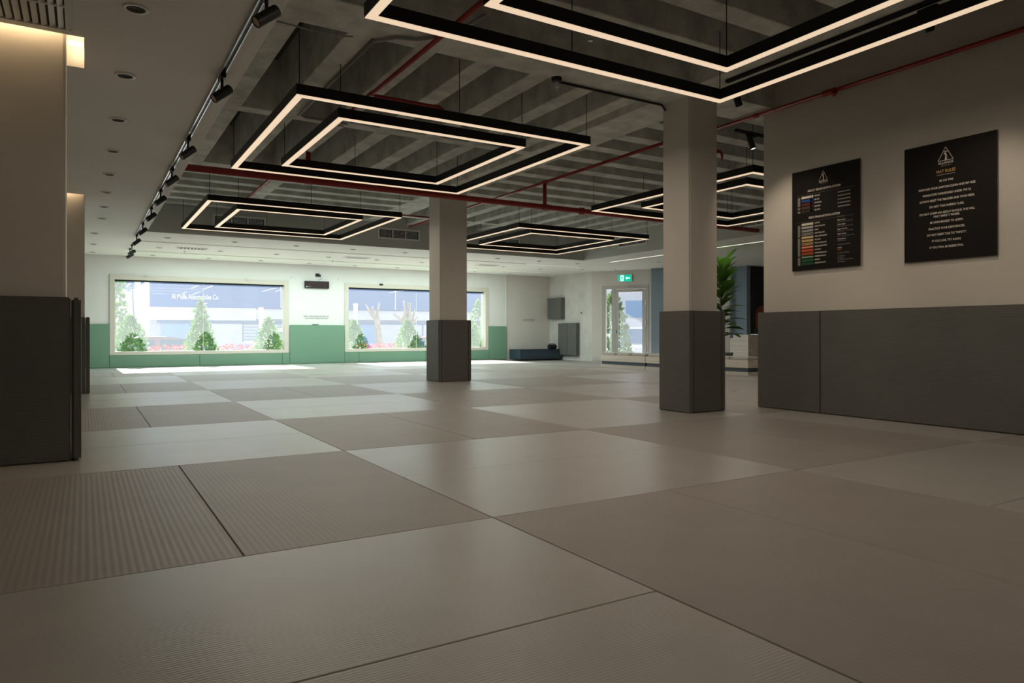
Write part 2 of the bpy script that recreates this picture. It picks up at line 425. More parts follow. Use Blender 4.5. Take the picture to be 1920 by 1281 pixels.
# ------------------------------------------------------------------ columns, piers and their pads
def column(nm, x0, x1, y0, y1, z1, m='wall'):
    return box(x0, x1, y0, y1, -0.04, z1).obj(nm, m, kind='structure', bevel=0.012)
column('column', 5.085, 5.475, 5.02, 5.40, BEAMZ+0.01); column('column', 4.945, 5.44, 10.40, 10.83, BEAMZ+0.01)
column('pier', -1.5, -0.095, 5.15, 5.60, 2.79); column('pier', -1.5, 0.012, 10.85, 11.22, 2.79)
def pad(label, x0, x1, y0, y1, z0, z1, m='pad_grey', group=None, bev=0.008, nm='wall_pad'):
    cx, cy = (x0+x1)/2, (y0+y1)/2
    o = box(x0-cx, x1-cx, y0-cy, y1-cy, 0, z1-z0).obj(nm, m, bevel=bev, loc=(cx, cy, z0))
    return tag(o, label, 'wall pad', group)
H = 1.003
pad('charcoal pad on window-side left face of the nearer free-standing column', 5.032, 5.084, 4.965, 5.40, 0.002, H)
pad('narrow charcoal pad on shaded front of the nearer free-standing column', 5.087, 5.475, 4.972, 5.018, 0.002, H)
pad('charcoal pad edge-on at right of the nearer free-standing column', 5.477, 5.525, 4.962, 5.40, 0.002, H)
pad('charcoal pad on daylit left face of the middle column', 4.893, 4.943, 10.35, 10.83, 0.002, H)
pad('dark charcoal pad on shaded front of the middle column', 4.946, 5.44, 10.357, 10.398, 0.002, H)
pad('thin charcoal pad edge at right of the middle column', 5.442, 5.49, 10.35, 10.83, 0.002, H)
pad('large dark pad on the front of the nearest left pier', -1.5, -0.069, 5.098, 5.148, 0.002, 1.005)
pad('rounded pad edge at the right corner of the nearest left pier', -0.066, -0.014, 5.092, 5.60, 0.002, 1.003, bev=0.014)
pad('dark pad on the front of the farther left pier', -1.5, 0.019, 10.79, 10.848, 0.002, H)
pad('narrow pad strip at right corner of the farther left pier', 0.022, 0.068, 10.78, 11.22, 0.002, H)
for i, (ya, yb) in enumerate([(4.318, 5.06), (2.318, 4.312), (0.318, 2.312), (-1.682, 0.312), (-3.682, -1.688)]):
    lab = ['short charcoal pad at far end of the poster wall, below the coloured-belt poster',
           'long charcoal pad on poster wall below the mat rules poster'][i] if i < 2 else 'charcoal wall pad on poster wall behind the camera, pad %s' % ORD[i]
    pad(lab, WX-0.052, WX-0.002, ya, yb, 0.002, 1.0, bev=0.006)
# sage pads on the window wall
PY0, PY1 = YW-0.05, YW-0.002
SG = 'sage green pads on the window wall'
for lab, x0, x1, z1 in [
    ('tall sage green pad left of the left window', -1.2, 0.50, 1.01),
    ('low sage green pad under left half of the left window', 0.505, 2.415, 0.285),
    ('low sage green pad under right half of the left window', 2.42, 4.38, 0.285),
    ('narrow low sage pad under right corner of the left window', 4.385, 4.57, 0.285),
    ('tall sage green pad between the two windows', 4.575, 6.02, 1.01),
    ('short low sage pad under left corner of the right window', 6.025, 6.42, 0.285),
    ('long low sage pad under the right window', 6.425, 8.4, 0.285),
    ('low sage pad under right end of the right window', 8.405, 10.50, 0.285),
    ('tall sage green pad right of the right window', 10.505, 11.12, 1.01)]:
    pad(lab, x0, x1, PY0, PY1, 0.002, z1, 'pad_green', SG, 0.006)
pad('small square charcoal pad high on the plaster wall beside far corner', 12.60, 12.748, 17.86, 18.60, 1.24, 1.90, nm='wall_pad')
o = pad('tall charcoal pad of two panels on plaster wall above floor', 12.62, 12.748, 17.1, 17.56, 0.12, 1.10)
pad('left panel of the tall slate pad pair beside navy bench box', 12.62, 12.748, 17.566, 18.05, 0.12, 1.10)
o['label'] = 'right panel of the tall slate pad pair low on plaster wall'

# ------------------------------------------------------------------ windows
def window(n, x0, x1, z0, z1, joints, sensors):
    w = thing('window_%d' % n, 'x', 'window', ((x0+x1)/2, YW, 0)); del w['label']; del w['category']; w['kind'] = 'structure'
    cx = (x0+x1)/2
    fx0, fx1, fz0, fz1 = x0-0.09-cx, x1+0.09-cx, z0-0.07, z1+0.10
    a0, a1 = x0-cx, x1-cx
    f = B()
    f.box(fx0, a0+0.012, -0.03, 0.20, fz0, fz1); f.box(a1-0.012, fx1, -0.03, 0.20, fz0, fz1)
    f.box(a0+0.012, a1-0.012, -0.03, 0.20, z1-0.012, fz1); f.box(a0+0.012, a1-0.012, -0.03, 0.20, fz0, z0+0.012)
    f.obj('window_frame', 'frame', w)
    box(a0+0.012, a1-0.012, 0.10, 0.17, z1-0.045, z1-0.013).obj('reveal_shadow', 'black', w)  # black strip standing in for the reveal's shadow along the glass top
    xs = [a0+0.012]+[j-cx for j in joints]+[a1-0.012]
    for i in range(len(xs)-1):
        box(xs[i]+0.004, xs[i+1]-0.004, 0.14, 0.15, z0+0.012, z1-0.013).obj('pane', 'glass', w)
    for j in joints:
        box(j-cx-0.004, j-cx+0.004, 0.139, 0.151, z0+0.012, z1-0.045).obj('joint', 'white_plastic', w)
    for s, m in sensors:
        B().box(s-cx-0.05, s-cx+0.05, -0.055, -0.031, fz1-0.035, fz1+0.012).obj('sensor', m, w, bevel=0.006)
    return w
window(1, 0.60, 4.455, 0.36, 2.06, [2.52], [(1.27, 'frame'), (3.52, 'frame')])
window(2, 6.13, 10.40, 0.36, 2.06, [8.20], [(7.07, 'black')])

# ------------------------------------------------------------------ ring lights
def rect_ring(nm, label, x0, x1, y0, y1, group, power, zb=2.648, hooks=True):
    w, h = 0.066, 0.088
    cx, cy = (x0+x1)/2, (y0+y1)/2
    t = thing(nm, label, 'ceiling light', (cx, cy, zb), 0, group)
    a, c = (x1-x0)/2, (y1-y0)/2
    bars = [(-a, a, -c, -c+w, 0), (-a, a, c-w, c, 0), (-a, -a+w, -c+w, c-w, 1), (a-w, a, -c+w, c-w, 1)]
    for (p, q, r, s, _) in bars:
        box(p, q, r, s, 0.006, h).obj('profile', 'black', t, bevel=0.002, seg=1)
    e = 0.005
    for (p, q, r, s, _) in [(-a+e, a-e, -c+e, -c+w-e, 0), (-a+e, a-e, c-w+e, c-e, 0), (-a+e, -a+w-e, -c+w-e, c-w+e, 1), (a-w+e, a-e, -c+w-e, c-w+e, 1)]:
        box(p, q, r, s, 0.0, 0.0058).obj('diffuser', 'led', t)
    pts = [(-a+.03, -c+.03), (a-.03, -c+.03), (-a+.03, c-.03), (a-.03, c-.03)]
    if hooks: pts += [(0, -c+.03), (0, c-.03)]
    for (x, y) in pts:
        B().tube([(x, y, h), (x, y, BEAMZ-zb+0.1)], 0.0035, 5).obj('suspension_wire', 'black', t)
    if power:
        for (p, q, r, s, k) in bars:
            area('ring_lamp', ((p+q)/2, (r+s)/2, -0.004), (0, 0, 0), max(q-p, 0.05), max(s-r, 0.05), power/4, (1.0, 0.85, 0.69), parent=t)
    return t
RG, RI = 'outer black LED frames under the ceiling', 'inner black LED frames under the ceiling'
rect_ring('frame_light', 'outer warm LED frame nearest the camera, over the mat rules end', 1.42, 4.42, 0.95, 4.03, RG, RING_W)
rect_ring('frame_light', 'inner warm LED frame nearest the camera', 1.95, 3.94, 1.50, 3.53, RI, RING_W*.6, hooks=False)
rect_ring('frame_light', 'outer LED frame hanging over the middle left bay above the long red pipe', 1.42, 4.30, 5.58, 8.47, RG, RING_W)
rect_ring('frame_light', 'inner LED frame hanging over the middle left bay', 1.88, 3.80, 5.99, 8.05, RI, RING_W*.6, hooks=False)
rect_ring('frame_light', 'outer LED frame farthest to the left, before the grey bulkhead vents', 1.48, 4.39, 10.64, 13.75, RG, RING_W*.7)
rect_ring('frame_light', 'inner LED frame farthest to the left before the first vent', 1.96, 3.92, 11.17, 13.28, RI, RING_W*.4, hooks=False)
rect_ring('frame_light', 'outer LED frame partly hidden behind the nearer free-standing column', 6.63, 9.62, 5.54, 8.6, RG, RING_W)
rect_ring('frame_light', 'inner LED frame partly hidden behind the nearer free-standing column', 7.10, 9.05, 6.03, 8.0, RI, RING_W*.6, hooks=False)
rect_ring('frame_light', 'outer LED frame between middle column and right-hand bulkhead vent', 6.54, 9.58, 10.55, 13.7, RG, RING_W*.7)
rect_ring('frame_light', 'inner LED frame between middle column and right-hand bulkhead vent', 7.10, 9.08, 11.02, 13.05, RI, RING_W*.4, hooks=False)

# ------------------------------------------------------------------ recessed downlights
dl_mesh = B().lathe([(0.047, 0.0), (0.050, -0.006), (0.066, -0.006), (0.068, 0.0), (0.068, 0.004), (0.047, 0.004)], 22).mesh('trim_ring', 'white_plastic', smooth=True)
def _cup():
    return B().lathe([(0.048, -0.0035), (0.046, -0.0035), (0.040, 0.0), (0.001, 0.0)], 20).mesh('lamp_cup', 'hole', smooth=True)
cup_mesh = _cup()
def downlight(x, y, label, group):
    t = thing('downlight', label, 'downlight', (x, y, LOWZ-0.004), 0, group)
    for n, me in (('trim_ring', dl_mesh), ('lamp_cup', cup_mesh)):
        o = bpy.data.objects.new(n, me); COL.objects.link(o); o.parent = t
for k in range(8):
    downlight(0.25, 4.46+1.195*k, 'round downlight in white soffit beside the track, %s counting from the camera' % ORD[k], 'downlights in the left soffit')
for r, (yy, xs) in enumerate([(14.78, [0.17]+[1.36+1.2*k for k in range(9)]), (16.55, [0.17]+[1.36+1.2*k for k in range(9)]), (18.2, [0.17]+[1.36+1.2*k for k in range(9)])]):
    for k, x in enumerate(xs):
        downlight(x, yy, 'downlight in far white ceiling, %s row from the bulkhead, %s from the left pier side' % (ORD[r], ORD[k]), 'downlights in the far ceiling')
downlight(12.1, 16.1, 'downlight in far white ceiling close to plaster wall with slate pads', 'downlights in the far ceiling')
downlight(12.5, 13.4, 'downlight in entrance ceiling before the exit sign', 'downlights in the entrance ceiling')

# linear slots
def slot(label, x0, x1, y0, y1, m):
    t = thing('slot_light', label, 'slot light', ((x0+x1)/2, (y0+y1)/2, LOWZ), 0, 'linear slots in the low ceiling')
    a, c = (x1-x0)/2, (y1-y0)/2; e = 0.02
    b = B(); b.box(-a, a, -c, -c+e, -0.008, 0); b.box(-a, a, c-e, c, -0.008, 0); b.box(-a, -a+e, -c+e, c-e, -0.008, 0); b.box(a-e, a, -c+e, c-e, -0.008, 0)
    b.obj('trim', 'slot_dim', t); box(-a+e, a-e, -c+e, c-e, -0.004, 0).obj('diffuser', m, t)
slot('long unlit ceiling slot nearer the grey bulkhead, running across the room', 0.95, 9.8, 15.50, 15.60, 'ceil_white')
slot('short lit end of the ceiling slot nearer the bulkhead, beside the corner', 9.85, 11.62, 15.50, 15.60, 'slot_led')
slot('long unlit ceiling slot nearer the windows, running across the room', 0.95, 9.0, 17.40, 17.50, 'ceil_white')
slot('short lit end of the ceiling slot nearer the windows', 9.05, 11.60, 17.40, 17.50, 'slot_led')
FAR_FILL_W = 135.0
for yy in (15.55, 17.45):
    area('slot_and_fill_lamp', (5.6, yy, LOWZ-0.012), (0, 0, 0), 9.2, 0.05, FAR_FILL_W, (0.82, 1.0, 0.97))  # fill added under the unlit slots to brighten the far end
area('slot_and_fill_lamp', (11.44, 11.2, LOWZ-0.012), (0, 0, 0), 0.06, 5.7, 30.0, (1.0, 0.97, 0.92))
slot('bright linear ceiling light along the entrance, before exit door', 11.38, 11.50, 8.3, 14.1, 'slot_led')

# ------------------------------------------------------------------ vents
def wall_vent(label, mw, w, h, secs=3, m='white_plastic'):
    t = thing('air_vent', label, 'air vent', (0, 0, 0), 0, 'vents'); t.matrix_world = mw    # local x along, z up, -y out
    e = 0.035
    b = B(); b.box(0, w, -0.012, 0.0, 0, e); b.box(0, w, -0.012, 0.0, h-e, h); b.box(0, e, -0.012, 0.0, e, h-e); b.box(w-e, w, -0.012, 0.0, e, h-e)
    sw = (w-2*e)/secs
    for k in range(1, secs): b.box(e+sw*k-0.012, e+sw*k+0.012, -0.012, 0.0, e, h-e)
    b.obj('frame', m, t)
    box(e, w-e, -0.001, 0.0, e, h-e).obj('backing', 'hole', t)
    for k in range(secs):
        g = B(); x0 = e+sw*k+0.012; x1 = e+sw*(k+1)-0.012; n = 9
        for i in range(1, n): g.box(x0+(x1-x0)*i/n-0.003, x0+(x1-x0)*i/n+0.003, -0.009, -0.002, e, h-e)
        for i in range(1, 6): g.box(x0, x1, -0.008, -0.003, e+(h-2*e)*i/6-0.003, e+(h-2*e)*i/6+0.003)
        g.obj('grille', 'alu', t)
for x, lab in [(2.05, 'white framed grille vent on the bulkhead behind the left far LED frame'), (5.26, 'white framed grille vent on the bulkhead left of the middle column'), (7.80, 'grille vent on the bulkhead behind the LED frame right of middle column')]:
    wall_vent(lab, Matrix.Translation((x, BULKY-0.021, 2.775)), 0.95, 0.235)
wall_vent('grille vent on the green-lit right-hand bulkhead', Matrix.Translation((BULKX-0.021, 12.75, 2.76)) @ Matrix.Rotation(R(-90), 4, 'Z'), 0.98, 0.25)
wall_vent('wide grille vent on right-hand bulkhead seen past the nearer column', Matrix.Translation((BULKX-0.021, 9.3, 2.76)) @ Matrix.Rotation(R(-90), 4, 'Z'), 1.4, 0.2)
# large supply grille in left soffit at the top corner
t = thing('air_vent', 'white louvred supply vent in soffit at the top left corner', 'air vent', (-0.60, 4.35, LOWZ), 0, 'vents')
b = B(); W, D, e = 0.56, 0.66, 0.05
b.box(0, W, 0, e, -0.014, 0.0); b.box(0, W, D-e, D, -0.014, 0.0); b.box(0, e, e, D-e, -0.014, 0.0); b.box(W-e, W, e, D-e, -0.014, 0.0)
b.box(e, W-e, 0.27, 0.29, -0.012, 0.0); b.obj('frame', 'white_plastic', t)
for (sx_, sy_) in ((0.025, D-0.1), (W-0.025, D-0.07), (W-0.025, 0.1)):
    B().lathe([(0.006, -0.0145), (0.006, -0.013), (0.0005, -0.0155)], 8, c=(sx_, sy_, 0)).obj('screw', 'hole', t)
box(e, W-e, e, D-e, -0.001, 0.0).obj('backing', 'hole', t)
n = 11
for i in range(n):
    xx = e+(W-2*e)*(i+0.5)/n
    for (ya, yb) in ((e, 0.27), (0.29, D-e)):
        g = B(); g.add([(xx-0.016, ya, -0.012), (xx-0.012, ya, -0.013), (xx+0.013, ya, -0.003), (xx+0.009, ya, -0.0015), (xx-0.016, yb, -0.012), (xx-0.012, yb, -0.013), (xx+0.013, yb, -0.003), (xx+0.009, yb, -0.0015)],
                       [(0, 1, 2, 3), (7, 6, 5, 4), (0, 4, 5, 1), (1, 5, 6, 2), (2, 6, 7, 3), (3, 7, 4, 0)])
        g.obj('slat', 'white_plastic', t)
# ceiling diffusers in the far low ceiling
for x, lab in [(1.67, 'first'), (5.28, 'second'), (8.85, 'third')]:
    t = thing('ceiling_diffuser', 'rectangular slatted air diffuser in far white ceiling, %s from the left' % lab, 'air vent', (x+0.3, 16.35, LOWZ), 0, 'vents')
    b = B(); b.box(-.3, .3, -.15, -.12, -.01, 0); b.box(-.3, .3, .12, .15, -.01, 0); b.box(-.3, -.27, -.12, .12, -.01, 0); b.box(.27, .3, -.12, .12, -.01, 0); b.obj('frame', 'white_plastic', t)
    box(-.27, .27, -.12, .12, -0.001, 0).obj('backing', 'hole', t)
    for i in range(8):
        xx = -.27+.54*(i+.5)/8; box(xx-.018, xx+.012, -.12, .12, -.008, -.002).obj('slat', 'white_plastic', t)

# ------------------------------------------------------------------ track with spotlights on the left soffit
def track(label, p, q, m='alu', w=0.036, h=0.022, inner=True):
    p, q = Vector(p), Vector(q); L = (q-p).length; an = math.atan2(q.y-p.y, q.x-p.x)
    t = thing('light_track', label, 'light track', p, an)
    b = B(); b.box(0, L, -w/2, -w/2+0.008, -h, 0); b.box(0, L, w/2-0.008, w/2, -h, 0); b.box(0, L, -w/2+0.008, w/2-0.008, -0.004, 0)
    b.obj('rail', m, t)
    if inner: box(0.01, L-0.01, -0.008, 0.008, -h*0.7, -0.005).obj('conductor', 'black', t)
    return t
track('aluminium light track along the edge of the white soffit', (0.825, 0.5, LOWZ), (0.825, 14.9, LOWZ))
def spot(label, loc, yaw_, tilt, group, lit=False, power=0.0, drop=0.10, axis=90.0):
    """adapter, stem and cylindrical head that points down and along yaw"""
    t = thing('spotlight', label, 'spotlight', loc, yaw_, group)
    ad = box(-0.07, 0.07, -0.017, 0.017, -0.035, 0).obj('adapter', 'black', t, bevel=0.004); ad.rotation_euler = (0, 0, R(axis)-yaw_)
    B().tube([(0.0, 0, -0.035), (0.0, 0, -drop-0.01)], 0.010, 8).obj('stem', 'black', t)
    hd = B().lathe([(0.004, 0.075), (0.030, 0.075), (0.033, 0.070), (0.033, -0.075), (0.029, -0.078), (0.027, -0.070)], 20).obj('head', 'black', t, smooth=False)
    hd.location = (0.0, 0, -drop-0.03); hd.rotation_euler = (0, tilt, 0)
    ln = B().lathe([(0.027, 0.0), (0.0005, -0.002)], 16).obj('lens', 'lampglow' if lit else 'lens_warm', hd); ln.location = (0, 0, -0.072)
    if power:
        d = bpy.data.lights.new('spot_lamp', 'SPOT'); d.energy = power; d.spot_size = R(70); d.spot_blend = 0.8; d.color = (1.0, 0.82, 0.62); d.shadow_soft_size = 0.03
        lo = bpy.data.objects.new('spot_lamp', d); COL.objects.link(lo); lo.parent = hd; lo.location = (0, 0, -0.09)
    return t
for k, y in enumerate([3.85, 5.25, 7.12, 8.52, 9.85, 11.28, 12.95, 14.5]):
    spot('black track spotlight on soffit edge, %s from the camera' % ORD[k], (0.825, y, LOWZ-0.018), R(-168), R(-50), 'spotlights on the left track')
for k, y in enumerate([16.3, 17.0]):
    spot('black spotlight on the far white ceiling, %s beyond the end of the track' % ORD[k], (0.84, y, LOWZ), R(-168), R(-55), 'spotlights on the left track', drop=0.13)

# black track on the beam next to the poster wall
t = track('black light track under the beam above the nearest LED frame', (5.08, 4.55, BEAMZ), (5.08, 0.2, BEAMZ), 'black', 0.034, 0.03)
spot('black spotlight under the beam at far end of the black track', (5.3, 4.62, BEAMZ-0.02), R(0), R(-25), 'spotlights by the poster wall', drop=0.06, power=34.0)
spot('black spotlight under the beam, aimed at the mat rules poster', (5.12, 2.75, BEAMZ-0.03), R(10), R(-30), 'spotlights by the poster wall', drop=0.06, power=26.0)
spot('black spotlight under the beam behind the camera, aimed at the poster wall', (5.12, 1.3, BEAMZ-0.03), R(10), R(-30), 'spotlights by the poster wall', drop=0.06, power=10.0)
track('short black light track crossing the gap behind the poster wall', (6.2, 5.42, 3.055), (8.4, 5.42, 3.055), 'black', 0.034, 0.03)
spot('lit black spotlight hanging in the gap between column and poster wall', (6.45, 5.42, 3.035), R(-60), R(-18), 'spotlights by the poster wall', lit=True, drop=0.07, axis=0.0)

# ------------------------------------------------------------------ pipes
def rpipe(label, pts, r, name='sprinkler_pipe', fittings=(), m='red', cat='pipe', group=None):
    t = thing(name, label, cat, pts[0], 0, group)
    o = Vector(pts[0]); B().tube([Vector(p)-o for p in pts], r, 12).obj('tube', m, t, smooth=True)
    for (p, q, k) in fittings:
        B().tube([Vector(p)-o, Vector(q)-o], r*k, 12).obj('coupling', m, t)
    return t
PZ = 3.045; BPY, BPZ = 8.78, 2.675
rpipe('thick red sprinkler main running across the room below the beams', [(0.962, BPY, BPZ), (10.62, BPY, BPZ)], 0.041, 'sprinkler_main',
      [((6.55, BPY, BPZ), (6.62, BPY, BPZ), 1.35), ((2.33, BPY, BPZ), (2.43, BPY, BPZ), 1.15), ((5.86, BPY, BPZ), (5.96, BPY, BPZ), 1.15)])
rpipe('thin red sprinkler pipe along the joists left of the LED frames', [(2.33, 0.3, PZ), (2.33, 13.9, PZ)], 0.021, fittings=[((2.33, 6.36, PZ), (2.33, 6.47, PZ), 1.35), ((2.33, 3.97, PZ), (2.33, 4.07, PZ), 1.35), ((2.33, BPY-.06, PZ), (2.33, BPY+.06, PZ), 1.35)])
rpipe('thin red sprinkler pipe running from behind the nearer column to the bulkhead', [(5.90, 5.45, PZ), (5.90, 13.9, PZ)], 0.021, fittings=[((5.9, 6.1, PZ), (5.9, 6.25, PZ), 1.35), ((5.9, BPY-.06, PZ), (5.9, BPY+.06, PZ), 1.35)])
rpipe('red vertical riser joining the main below the left LED frame', [(2.38, BPY, BPZ+0.04), (2.38, BPY, PZ-0.015)], 0.030, 'pipe_riser')
rpipe('red vertical riser joining the main right of middle column', [(5.90, BPY, BPZ+0.04), (5.90, BPY, PZ-0.015)], 0.030, 'pipe_riser')
def branch(label, x0, y, L, z=PZ):
    t = rpipe(label, [(x0, y, z), (x0+L-0.04, y, z), (x0+L-0.012, y, z-0.012), (x0+L, y, z-0.04), (x0+L, y, z-0.09)], 0.017, 'sprinkler_branch', [((x0+L-0.10, y, z), (x0+L-0.04, y, z), 1.3)])
    h = B(); h.lathe([(0.0005, 0), (0.012, 0), (0.014, -0.02), (0.006, -0.025), (0.006, -0.045), (0.018, -0.047), (0.018, -0.05), (0.0005, -0.051)], 10)
    h.obj('sprinkler_head', 'steel', t, loc=(L, 0, -0.09))
branch('red sprinkler branch with brass head above the middle left LED frame', 2.35, 6.42, 0.74)
branch('red sprinkler branch elbow above the nearest LED frame', 2.35, 4.09, 0.80)
branch('short red sprinkler branch before the bulkhead right of middle column', 5.92, 12.9, 0.8)
rpipe('red sprinkler branch crossing under the beam before the bulkhead left of middle column', [(5.88, 12.6, PZ), (4.34, 12.6, PZ), (4.31, 12.6, PZ-0.012), (4.30, 12.6, PZ-0.04), (4.30, 12.6, PZ-0.10)], 0.017, 'sprinkler_branch')
branch('red sprinkler branch behind the nearer column', 5.92, 6.18, 0.9)
rpipe('thin red pipe fixed along the top of the poster wall', [(6.08, -2.0, 3.075), (6.08, 6.05, 3.082)], 0.020, fittings=[((6.08, 4.12, 3.08), (6.08, 4.25, 3.08), 1.35), ((6.08, 4.12, 3.08), (6.05, 4.12, 3.03), 1.2), ((6.08, 5.02, 3.081), (6.08, 5.07, 3.081), 1.25)])
rpipe('pale grey conduit along a joist over the middle left LED frame', [(1.97, 5.4, 3.10), (1.955, 6.9, 3.10), (1.955, 7.55, 3.10), (2.02, 7.62, 3.10), (2.5, 7.62, 3.10)], 0.013, 'conduit', m='conduit', cat='conduit')
rpipe('grey conduit bent across the wide beam above the nearest LED frame', [(1.97, 5.36, 3.10), (2.1, 5.2, 3.10), (2.25, 5.15, 3.10), (2.45, 4.92, 3.10), (2.5, 4.5, 3.10)], 0.013, 'conduit', m='conduit', cat='conduit')
rpipe('dark cable conduit along the beam edge towards the nearer column', [(3.72, 5.34, 3.10), (5.02, 5.34, 3.10), (5.09, 5.36, 3.06)], 0.012, 'conduit', m='black_matte', cat='conduit')
rpipe('grey conduit running along joists in the bay behind the nearer column', [(8.3, 5.4, 3.10), (8.3, 10.4, 3.10)], 0.013, 'conduit', m='conduit', cat='conduit')
rpipe('grey conduit on the far rib beside the red pipe', [(2.40, 10.86, 3.10), (2.40, 13.9, 3.10)], 0.013, 'conduit', m='conduit', cat='conduit')
rpipe('loose grey cable sagging under the wide beam at upper left', [(1.2, 5.38, 3.10), (1.45, 5.36, 3.08), (1.62, 5.37, 3.085), (1.8, 5.36, 3.10)], 0.006, 'cable', m='conduit', cat='cable')
# smoke detector and camera on the beam
t = thing('smoke_detector', 'round white smoke detector on a rib inside the middle LED frame', 'smoke detector', (2.45, 7.77, Z1), 0)
B().lathe([(0.0005, 0), (0.05, 0), (0.05, -0.015), (0.042, -0.03), (0.02, -0.038), (0.0005, -0.038)], 18).obj('body', 'white_plastic', t, smooth=True)
B().lathe([(0.046, -0.018), (0.049, -0.018), (0.049, -0.024), (0.046, -0.024)], 18).obj('slot_band', 'black', t)
t = thing('sprinkler_sensor', 'small dark ceiling device with hanging tip under the wide beam', 'ceiling device', (3.70, 5.31, BEAMZ), 0)
B().lathe([(0.0005, 0), (0.05, 0), (0.045, -0.035), (0.0005, -0.04)], 14).obj('body', 'black_matte', t)
B().tube([(0, 0, -0.04), (0.005, -0.01, -0.09)], 0.014, 10, r2=0.018).obj('tip', 'white_plastic', t)
for (x, y, z, lab) in [(1.9, 17.0, LOWZ, 'tiny pendant sprinkler in far ceiling left of the timer'), (5.25, 17.2, LOWZ, 'tiny pendant sprinkler in far ceiling above the timer'), (9.3, 17.3, LOWZ, 'tiny pendant sprinkler in far ceiling over the right window'), (12.9, 15.6, LOWZ, 'tiny pendant sprinkler in ceiling above the exit sign'), (13.4, 10.6, LOWZ, 'pendant sprinkler in entrance ceiling over the plant')]:
    t = thing('sprinkler', lab, 'sprinkler', (x, y, z)); B().lathe([(0.0005, 0), (0.03, 0), (0.03, -0.006), (0.008, -0.01), (0.008, -0.05), (0.02, -0.052), (0.02, -0.056), (0.0005, -0.057)], 10).obj('head', 'steel', t)

# ------------------------------------------------------------------ posters
def wall_frame(y, z, x=WX): # local x towards -Y (viewer's right), y up, z out of the wall (-X)
    return Matrix(((0, 0, -1, x), (-1, 0, 0, y), (0, 1, 0, z), (0, 0, 0, 1)))
def logo(parent, MW, cx, cy, w, h):
    """triangle outline with a soaring bird and the club name below"""
    b = B(); t_ = w*0.035
    def seg(p, q, tk):
        p, q = Vector(p), Vector(q); d = (q-p).normalized(); nrm = Vector((-d.y, d.x))*tk/2
        c = [p+nrm, q+nrm, q-nrm, p-nrm]
        b.add([(v.x, v.y, 0) for v in c]+[(v.x, v.y, 0.0008) for v in c], [(0, 1, 2, 3), (4, 7, 6, 5), (0, 4, 5, 1), (1, 5, 6, 2), (2, 6, 7, 3), (3, 7, 4, 0)])
    A, Lf, Rt = (cx, cy+h/2), (cx-w/2, cy-h/2), (cx+w/2, cy-h/2)
    seg(A, Lf, t_); seg(A, Rt, t_); seg(Lf, Rt, t_)
    bird = [(-.13, .14), (-.05, .20), (.06, .215), (.16, .17), (.24, .07), (.12, .13), (.03, .13), (.0, .09), (.03, .03), (.075, -.10), (.085, -.47), (-.06, -.47), (-.02, -.25), (-.035, -.10), (-.09, -.02), (-.16, .02), (-.08, .03), (-.05, .07), (-.09, .10)]
    c = [(cx+p*w, cy+q*h) for p, q in bird]; n = len(c)
    b.add([(x, y, 0) for x, y in c]+[(x, y, 0.0008) for x, y in c], [tuple(range(n)), tuple(range(2*n-1, n-1, -1))]+[(i, i+n, (i+1) % n+n, (i+1) % n) for i in range(n)])
    o = b.obj('emblem', 'print_white', parent); o.matrix_world = MW
    return o
def rects(parent, MW, name, items, m):
    b = B()
    for (x0, x1, y0, y1) in items: b.box(x0, x1, y0, y1, 0, 0.0008)
    o = b.obj(name, m, parent); o.matrix_world = MW
def poster_board(label, W, Hh, y, ztop, nm):
    t = thing(nm, label, 'poster', (WX-0.012, y-W/2, ztop-Hh))
    o = box(0, W, -Hh, 0, 0, 0.006).obj('board', 'poster_edge', t); o.matrix_world = wall_frame(y, ztop, WX-0.012)
    o = box(0.0, W, -Hh, 0, 0.0062, 0.010).obj('print_sheet', 'poster', t); o.matrix_world = wall_frame(y, ztop, WX-0.012)
    for sx_ in (0.06, W-0.06):
        for sy_ in (-0.06, -Hh+0.06):
            p = B().tube([(sx_, sy_, -0.0115), (sx_, sy_, 0.0)], 0.01, 10).obj('standoff', 'steel', t); p.matrix_world = wall_frame(y, ztop, WX-0.012)
    return t, wall_frame(y, ztop, WX-0.012-0.0102)
def tx(parent, MW, s, u, v, W, Hh, cap, m, width=None, align='CENTER', name='lettering'):
    """cap: capital height as a fraction of the board height; width: wanted width as a fraction of board width"""
    size = cap*Hh/0.73
    o = text(name, s, size, MW @ Matrix.Translation((u*W, -v*Hh, 0)), m, parent, align, 0.0004, size*0.018)
    if width:
        xs_ = [v.co.x for v in o.data.vertices]; cur = max(xs_)-min(xs_)
        if cur > 1e-6: o.matrix_world = MW @ Matrix.Translation((u*W, -v*Hh, 0)) @ Matrix.Diagonal((width*W/cur, 1, 1, 1))
    return o
# poster with the belts
W1, H1 = 0.735, 0.995
t, MW = poster_board('black poster with coloured belt bars for adult and kids graduation', W1, H1, 4.652, 2.402, 'graduation_poster')
logo(t, MW, 0.48*W1, -0.087*H1, 0.125*W1, 0.098*H1)
tx(t, MW, 'ALLIANCE', 0.48, 0.148, W1, H1, 0.014, 'print_white', 0.13); tx(t, MW, 'JIU-JITSU', 0.485, 0.164, W1, H1, 0.009, 'print_dim', 0.085)
tx(t, MW, 'ADULT GRADUATION SYSTEM', 0.487, 0.213, W1, H1, 0.021, 'print_white', 0.487); tx(t, MW, 'KIDS GRADUATION SYSTEM', 0.49, 0.481, W1, H1, 0.021, 'print_white', 0.455)
rects(t, MW, 'rule', [(0.08*W1, 0.92*W1, -0.2465*H1, -0.245*H1), (0.08*W1, 0.92*W1, -0.5155*H1, -0.514*H1)], 'print_dim')
